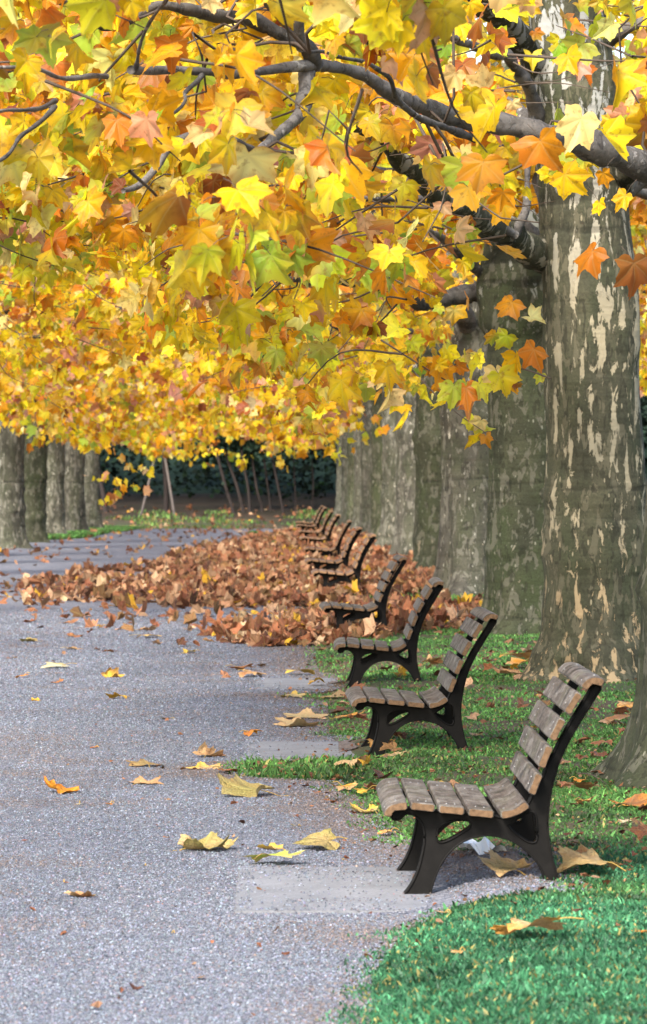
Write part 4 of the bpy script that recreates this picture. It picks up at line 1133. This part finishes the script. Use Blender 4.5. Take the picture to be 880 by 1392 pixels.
FL = [
 (90, 1080, 50, 'orange', 1.6, 'orange leaf curled upright alone on the gravel'),
 (262, 1158, 84, 'tan', 1.2, 'large yellowish leaf with brown middle left of the first slab', 'olive'),
 (366, 1178, 88, 'green', .7, 'green leaf with tan end lying on the near edge slab', 'tan'),
 (115, 1221, 48, 'brown', .8, 'lone brown arched leaf nearest the camera on the gravel', 'tan'),
 (192, 1068, 56, 'tan', .5, 'tan flat leaf right of the upright orange one'),
 (200, 1044, 58, 'khaki', .35, 'flat khaki leaf left of the domed brown leaf'),
 (283, 1031, 48, 'brown', 1.5, 'brown domed leaf standing left of the second slab', 'tan'),
 (278, 1047, 54, 'tan', .4, 'flat tan leaf just below the domed brown leaf', 'yellow'),
 (305, 1052, 34, 'brown', .5, 'small brown leaf at the tip of the grass tongue'),
 (350, 1084, 80, 'olive', 1.3, 'olive crumpled leaf below the grass tongue', 'khaki'),
 (446, 1156, 66, 'khaki', 1.3, 'pale olive crumpled leaf left of the nearest bench seat', 'olive'),
 (373, 1157, 38, 'tan', .8, 'small yellow brown leaf above the green one', 'yellow'),
 (405, 1125, 16, 'olive', .8, 'tiny olive leaf between two crumpled leaves'),
 (337, 1002, 28, 'rust', 1.3, 'rust leaf folded beside the second slab', 'orange'),
 (150, 922, 34, 'yellow', 1.4, 'yellow leaf with raised tips, upper of two', 'brown'),
 (161, 951, 34, 'yellow', 1.2, 'yellow leaf with raised tip, lower of two'),
 (80, 930, 18, 'brown', 1.4, 'small brown leaf left of the yellow pair', 'rust'),
 (50, 954, 18, 'orange', 1.2, 'small orange yellow leaf near the left border', 'yellow'),
 (33, 923, 20, 'orange', 1.0, 'small orange leaf, leftmost of the near gravel'),
 (85, 909, 42, 'pale', .5, 'flat pale olive leaf above the small brown one', 'olive'),
 (18, 896, 20, 'brown', .8, 'small brown leaf at the left border above the orange one'),
 (90, 848, 26, 'dark', 1.2, 'dark brown curled leaf on open gravel before the heap', 'brown'),
 (100, 867, 24, 'brown', .9, 'brown leaf below the dark curled one'),
 (44, 873, 28, 'khaki', .6, 'yellowish brown leaf below the heap at left', 'olive'),
 (95, 884, 26, 'tan', .5, 'flat tan leaf in the middle of the left gravel'),
 (194, 857, 28, 'tan', .5, 'flat tan leaf, upper of three before the heap'),
 (196, 868, 36, 'yellow', .4, 'flat yellowish leaf, lower of three before the heap', 'tan'),
 (150, 887, 28, 'brown', .4, 'flat brownish leaf left of the olive upright one'),
 (261, 889, 20, 'olive', 1.2, 'small olive yellow leaf standing on gravel', 'yellow'),
 (322, 912, 40, 'brown', .8, 'brown leaf left of the third slab, upper of the pair', 'rust'),
 (336, 921, 40, 'brown', .9, 'dark tan leaf left of the third slab, lower of the pair', 'tan'),
 (130, 1019, 14, 'rust', .9, 'tiny rust leaf on gravel far left of the domed leaf'),
 (231, 979, 20, 'cream', .4, 'small pale leaf flat on gravel left of the rust one'),
 (343, 938, 12, 'rust', .8, 'tiny rust leaf below the third slab'),
 (108, 1096, 14, 'pale', .5, 'tiny pale leaf under the upright orange leaf'),
 (150, 1095, 16, 'orange', .5, 'tiny orange leaf right of the upright orange leaf'),
 (88, 1202, 12, 'rust', .5, 'tiny rust leaf above the lone brown arched leaf'),
 (199, 1179, 14, 'olive', .5, 'tiny olive leaf below the large yellow leaf'),
 (238, 1271, 10, 'orange', .5, 'tiny orange leaf on the nearest gravel'),
 (408, 919, 42, 'khaki', .7, 'olive yellow leaf at the left end of the third slab', 'yellow'),
 (428, 934, 24, 'yellow', 1.5, 'yellow leaf standing upright on the third slab'),
 (395, 950, 40, 'cream', .9, 'cream leaf in the row below the third slab', 'yellow'),
 (450, 950, 44, 'cream', .9, 'pale leaf on grass below the third slab'),
 (415, 978, 64, 'cream', .7, 'large cream leaf, upper of the pair before the second bench', 'tan'),
 (412, 989, 66, 'cream', .7, 'large cream leaf, lower of the pair before the second bench', 'tan'),
 (465, 978, 44, 'tan', .9, 'tan curled leaf right of the large cream pair', 'orange'),
 (512, 1022, 42, 'tan', 1.1, 'tan leaf at the front foot of the second bench', 'orange'),
 (480, 1044, 54, 'cream', 1.1, 'cream crumpled leaf right of the second slab', 'tan'),
 (532, 1030, 30, 'cream', .9, 'small cream leaf near the foot of the second bench', 'tan'),
 (465, 1077, 38, 'orange', 1.0, 'orange tan leaf lying on grass before the nearest seat', 'tan'),
 (500, 1081, 28, 'yellow', 1.1, 'yellow curled leaf beside the orange tan one'),
 (505, 1108, 42, 'cream', 1.2, 'cream yellow leaf under the front edge of the nearest seat', 'yellow'),
 (448, 1094, 26, 'rust', .8, 'reddish brown leaf on the bare edge of the lawn'),
 (530, 1138, 26, 'tan', .9, 'small tan orange leaf on the grass left of the near leg', 'orange'),
 (470, 1172, 14, 'orange', .6, 'tiny orange leaf at the bare edge of the lawn'),
 (700, 1192, 84, 'khaki', 1.4, 'large khaki leaf arched beneath the nearest bench', 'tan'),
 (784, 1182, 60, 'brown', 1.5, 'brown crumpled leaf behind the back foot of the nearest bench', 'khaki'),
 (815, 1192, 90, 'tan', 1.3, 'large tan folded leaf right of the back foot', 'khaki'),
 (742, 1278, 106, 'tan', 1.2, 'largest orange tan leaf lying on the front grass', 'orange'),
 (625, 1301, 24, 'orange', 1.2, 'small orange leaf near the front border of the grass', 'tan'),
 (605, 1246, 24, 'tan', .6, 'small tan leaf on the grass below the front leg'),
 (855, 1098, 70, 'brown', 1.0, 'long orange brown leaf under the mossy trunk base', 'orange'),
 (792, 1098, 34, 'orange', 1.5, 'orange leaf standing on end left of the mossy trunk', 'tan'),
 (846, 1122, 22, 'pale', .8, 'small pale leaf on the lawn below the mossy trunk'),
 (835, 1180, 24, 'brown', .8, 'small brown leaf at the right border of the lawn'),
 (785, 1066, 20, 'rust', .9, 'small rust leaf left of the mossy trunk base', 'orange'),
 (868, 1272, 26, 'orange', .5, 'flat orange leaf at the right border of front grass'),
 (565, 980, 46, 'yellow', .6, 'yellow leaf lying under the second bench', 'cream'),
 (586, 906, 34, 'brown', 1.5, 'brown crumpled leaf right of the third bench', 'tan'),
 (537, 890, 22, 'orange', .8, 'orange leaf under the third bench', 'tan'),
 (695, 900, 48, 'tan', .9, 'tan leaf between the third trunk and the second bench', 'orange'),
 (715, 908, 52, 'orange', .8, 'tan orange leaf left of the cream streaked trunk', 'tan'),
 (700, 918, 44, 'tan', .7, 'tan flat leaf, lowest of three left of the cream trunk', 'brown'),
 (650, 1002, 20, 'tan', .8, 'small tan leaf on grass right of the second bench'),
 (858, 965, 40, 'tan', .9, 'tan leaf on grass right of the nearest backrest top', 'orange'),
 (850, 985, 44, 'brown', .8, 'brown tan leaf on grass right of the nearest backrest', 'tan'),
 (690, 765, 24, 'yellow', .9, 'bright yellow leaf against the heap right of the fourth bench'),
 (420, 797, 26, 'yellow', .7, 'yellow leaf on the brown heap left of the fifth bench'),
 (235, 800, 22, 'pale', .6, 'pale leaf on the front of the brown heap'),
]
for i, f in enumerate(FL):
    px, py, wpx, col, curl, lab = f[:6]
    big_leaf('fallen_leaf', px, py, wpx, col, curl, 900+i*7, lab, tipcol=f[6] if len(f) > 6 else None, lift=float(max(heap(*gp(px, py)[:2]), 0)) if py < 830 else 0.)

# crumpled paper under the nearest bench
def paper():
    rng = np.random.default_rng(4)
    n = 9; X, Y = np.meshgrid(np.linspace(-.055, .055, n), np.linspace(-.13, .13, n))
    z = .03*np.abs(fnoise2(X, Y, 14., 3)) + .018*fnoise2(X, Y, 30., 5) + .012
    me = grid_mesh('paper_scrap', X + .01*fnoise2(X, Y, 20., 1), Y + .01*fnoise2(X, Y, 20., 2), np.maximum(z, .004), M_PAPER, smooth=False)
    g = gp(646, 1160)
    o = obj('paper_scrap', me, None, tuple(g)); o.rotation_euler = (0, 0, .5)
    tag(o, 'scrap of crumpled white paper on the grass under the nearest bench', 'litter')
paper()
# two fine sticks on the grass
for k, (a, b, lab) in enumerate([((786, 1057), (826, 1071), 'thin dry twig lying left of the mossy trunk base')]):
    A, B = gp(*a), gp(*b); A[2] += .02; B[2] += .015
    bb = Build(); bb.tube(spline([A, .5*(A+B)+[0, .05, .015], B], 9)-A, np.linspace(.004, .002, 9), 6)
    o = obj('fallen_twig', bb.mesh('fallen_twig', M_TWIG), None, tuple(A)); tag(o, lab, 'twig')

# ------------------------------------------------------------------ the dark wood at the end of the avenue
def wood_mass():
    rng = np.random.default_rng(8)
    n = 110000
    x = rng.uniform(-24, 18, n); y = 139.5 + 15*rng.random(n)**1.1; z = rng.uniform(0, 11, n)
    P = np.stack([x, y, z], -1)
    low = .75 + .5*fnoise2(x, y, .5, 3)
    k = (fnoise(P*np.array([1, 1, 1.5]), .55, 9) + .35*fnoise(P, 1.4, 10) > -.05 - .5*(y > 146) - .5*(z > 3.2))
    hol = (y < 147.5) & (z < 3.3 + .5*fnoise2(x, y, .6, 21))
    k &= ~hol | (rng.random(n) < .10)
    k |= (y < 149) & (z > 3.6) & (z < 7) & (rng.random(n) < .75)
    k &= z > np.where(y < 145, np.where(fnoise2(x, y, .4, 5) > .25, .3, low+.5), .1)
    k &= z < 6.0 + 1.2*fnoise2(x, y, .35, 6)
    x, y, z = x[k], y[k], z[k]; n = len(x)
    P = np.stack([x, y, z+base(y)], -1)
    az = rng.uniform(0, 6.28, n); pit = rng.normal(-.3, .5, n)
    U = np.stack([np.cos(az)*np.cos(pit), np.sin(az)*np.cos(pit), np.sin(pit)], -1)
    Nn = np.stack([rng.normal(0, .6, n), rng.normal(0, .6, n)-.3, np.ones(n)*.8], -1)
    L = rng.uniform(.09, .2, n)*np.where(z > 4, 1.5, 1)
    g = fnoise(P, .5, 12)
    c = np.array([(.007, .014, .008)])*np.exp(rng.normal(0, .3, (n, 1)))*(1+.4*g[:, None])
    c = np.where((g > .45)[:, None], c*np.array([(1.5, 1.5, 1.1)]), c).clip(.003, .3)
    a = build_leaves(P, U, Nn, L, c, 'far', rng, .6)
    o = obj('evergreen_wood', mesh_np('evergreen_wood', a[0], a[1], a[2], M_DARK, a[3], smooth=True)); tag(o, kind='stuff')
wood_mass()
# dark slope added behind the wood, its deep shade put into the colour
hx, hy = np.meshgrid(np.linspace(-60, 60, 40), np.linspace(152, 190, 20))
hz = base(hy) + sstep(152, 165, hy)*(3.4+1.0*fnoise2(hx, hy, .12, 3))
m_h = simple_mat('deep_shade_tone', (.018, .032, .018), .95, .1, 0., .5, 1.5)
dark_backing = obj('dark_backing', grid_mesh('dark_backing', hx, hy, hz, m_h)); tag(dark_backing, kind='structure')

def stem(name, pts, w0, w1, d, label, cat, group, mat, crown=None):
    Q = spline([P3(a, b, d+c) for a, b, c in pts], 14)
    O = Q[0].copy(); O[2] = float(H(O[0], O[1])); Q[0] = O - np.array([0, 0, .05])
    root = empty(name, tuple(O))
    tag(root, label, cat, group)
    b = Build(); b.tube(Q-O, np.linspace(w0, w1, 14)*.42/F*d, 7, True, .04)
    obj('trunk', b.mesh('trunk', mat), root)
    if crown:
        rng = np.random.default_rng(int(pts[0][0]))
        n = crown; top = Q[-1]-O
        p = top + rng.normal(0, 1, (n, 3))*np.array([.7, .5, .5]) + [0, 0, .35]
        az = rng.uniform(0, 6.28, n); pit = rng.normal(-.4, .4, n)
        U = np.stack([np.cos(az)*np.cos(pit), np.sin(az)*np.cos(pit), np.sin(pit)], -1)
        Nn = np.stack([rng.normal(0, .6, n), rng.normal(0, .6, n)-.3, np.ones(n)*.8], -1)
        c = np.array([(.012, .026, .014)])*np.exp(rng.normal(0, .3, (n, 1)))
        a = build_leaves(p, U, Nn, rng.uniform(.08, .16, n), c, 'far', rng, .6)
        obj('crown', mesh_np('crown', a[0], a[1], a[2], M_DARK, a[3], smooth=True), root)
ST = [((318, 697, 0), (308, 665, .2), (298, 628, .4), (290, 590, .5), 6, 'leaning thin trunk, leftmost of the group before the dark wood'),
      ((331, 694, .4), (322, 660, .6), (310, 625, .8), (302, 585, 1), 6, 'leaning thin trunk close behind the leftmost one'),
      ((340, 690, 0), (337, 660, .2), (331, 630, .3), (326, 590, .5), 5, 'thin trunk second from the left in the leaning group'),
      ((357, 690, .5), (351, 672, .5), (347, 650, .6), (342, 615, .8), 5, 'bent thin trunk in the middle of the leaning group'),
      ((368, 688, .8), (364, 660, .8), (360, 630, 1), (354, 590, 1.2), 4, 'slender trunk between the bent one and the outer one'),
      ((386, 699, 0), (380, 670, .2), (373, 635, .4), (366, 590, .6), 5, 'leaning trunk at the near side of the group, rightmost of it'),
      ((144, 700, .3), (141, 675, .4), (136, 650, .5), (131, 610, .6), 9, 'thicker leaning trunk beside the far row of planes'),
      ((403, 690, 1), (401, 660, 1), (400, 640, 1.2), (398, 600, 1.3), 3, 'slim dark trunk left of the farthest bench'),
      ((425, 685, 1.5), (426, 660, 1.6), (425, 640, 1.7), (424, 600, 1.8), 3, 'slim dark trunk straight above the farthest bench'),
      ((226, 697, .2), (226, 665, .2), (224, 630, .2), (222, 580, .2), 9, 'upright young trunk propped by two stakes')]
for p0, p1, p2, p3, w, lab in ST:
    stem('young_tree', [p0, p1, p2, p3], w, w*.7, 138.5, lab, 'tree', 'young trees before the wood', M_SAP, 260)
def stake(a, b, w, lab):
    A, B = P3(*a), P3(*b); A[2] = float(H(A[0], A[1]))-.05
    bb = Build(); bb.tube(np.array([A, .5*(A+B), B])-A, np.full(3, w/2/F*a[2]), 8)
    o = obj('support_stake', bb.mesh('support_stake', M_STALK), None, tuple(A)); tag(o, lab, 'stake', 'stakes propping the young tree')
stake((191, 704, 136.5), (214, 608, 138.3), 3.6, 'pale wooden stake leaning from the left onto the propped young trunk')
stake((238, 699, 136.5), (222, 606, 138.3), 3.6, 'pale wooden stake leaning from the right onto the propped young trunk')

# low shrubs on the bank
for k, (px, py, w, lab) in enumerate([(438, 690, 26, 'low green shrub behind the farthest bench'), (398, 697, 18, 'low green shrub left of the farthest bench'), (372, 700, 14, 'small green tuft shrub on the bank below the leaning trunks'), (345, 698, 12, 'tiny green shrub on the bank left of the others')]):
    g = gp(px, py); d = g[1]; rng = np.random.default_rng(70+k); n = 420; R = w/F*d*.5
    p = unit(rng.normal(0, 1, (n, 3)))*(rng.random(n)**.4)[:, None]*R; p[:, 2] = np.abs(p[:, 2])*1.0
    U = unit(p+rng.normal(0, .3, (n, 3))*R); Nn = np.stack([rng.normal(0, .5, n), rng.normal(0, .5, n)-.4, np.ones(n)], -1)
    c = np.array([(.05, .11, .035)])*np.exp(rng.normal(0, .3, (n, 1)))
    a = build_leaves(p, U, Nn, rng.uniform(.05, .11, n), c, 'far', rng, .6)
    root = empty('shrub', tuple(g)); tag(root, lab, 'shrub', 'low shrubs on the bank')
    obj('foliage', mesh_np('foliage', a[0], a[1], a[2], M_DARK, a[3]), root)
    bb = Build()
    for q in range(4): bb.tube(spline([(0, 0, -.03), rng.normal(0, R*.25, 3)*[1, 1, 0]+[0, 0, R*.4], rng.normal(0, R*.4, 3)*[1, 1, 0]+[0, 0, R*.8]], 6), np.linspace(.012, .005, 6), 5)
    obj('stem', bb.mesh('stem', M_SAP), root)

# ------------------------------------------------------------------ camera, light, view
cam = bpy.data.cameras.new('camera'); co = bpy.data.objects.new('camera', cam); link(co)
co.location = (0, 0, EYE); co.rotation_euler = (PI/2, 0, 0)
cam.sensor_fit = 'AUTO'; cam.sensor_width = 36.; cam.lens = F/1392*36.
cam.shift_x = (440-VX)/1392; cam.shift_y = -(696-VY)/1392
cam.clip_start = .1; cam.clip_end = 2000
cam.dof.use_dof = True; cam.dof.focus_distance = 20.; cam.dof.aperture_fstop = 11.
SC.camera = co

SUN_EL, SUN_AZ = math.radians(40), math.radians(205)   # azimuth clockwise from +Y: behind the camera, to the left
wd = bpy.data.worlds.new('World'); SC.world = wd; wd.use_nodes = True
nt = wd.node_tree
for n in list(nt.nodes): nt.nodes.remove(n)
sky = nt.nodes.new('ShaderNodeTexSky'); sky.sky_type = 'NISHITA'; sky.sun_disc = False
sky.sun_elevation = SUN_EL; sky.sun_rotation = SUN_AZ; sky.air_density = 1.; sky.dust_density = 2.5; sky.ozone_density = 1.
bg = nt.nodes.new('ShaderNodeBackground'); bg.inputs[1].default_value = .09
wo = nt.nodes.new('ShaderNodeOutputWorld')
nt.links.new(sky.outputs[0], bg.inputs[0]); nt.links.new(bg.outputs[0], wo.inputs[0])
sl = bpy.data.lights.new('sun', 'SUN'); sl.energy = 1.5; sl.angle = math.radians(15); sl.color = (1., .955, .88)
so = bpy.data.objects.new('sun', sl); link(so)
dirv = Vector((math.sin(SUN_AZ)*math.cos(SUN_EL), math.cos(SUN_AZ)*math.cos(SUN_EL), math.sin(SUN_EL)))
so.rotation_euler = dirv.to_track_quat('Z', 'Y').to_euler(); so.location = (0, -5, 20)

SC.view_settings.view_transform = 'Standard'; SC.view_settings.look = 'None'
SC.view_settings.exposure = 2.5; SC.view_settings.gamma = 1.
SC.view_settings.use_curve_mapping = False
SC.render.engine = 'CYCLES'
SC.cycles.max_bounces = 8; SC.cycles.diffuse_bounces = 5; SC.cycles.glossy_bounces = 2; SC.cycles.transmission_bounces = 5
SC.cycles.use_denoising = True
try: SC.cycles.denoiser = 'OPENIMAGEDENOISE'
except Exception: pass
SC.cycles.caustics_reflective = False; SC.cycles.caustics_refractive = False
SC.cycles.use_adaptive_sampling = False
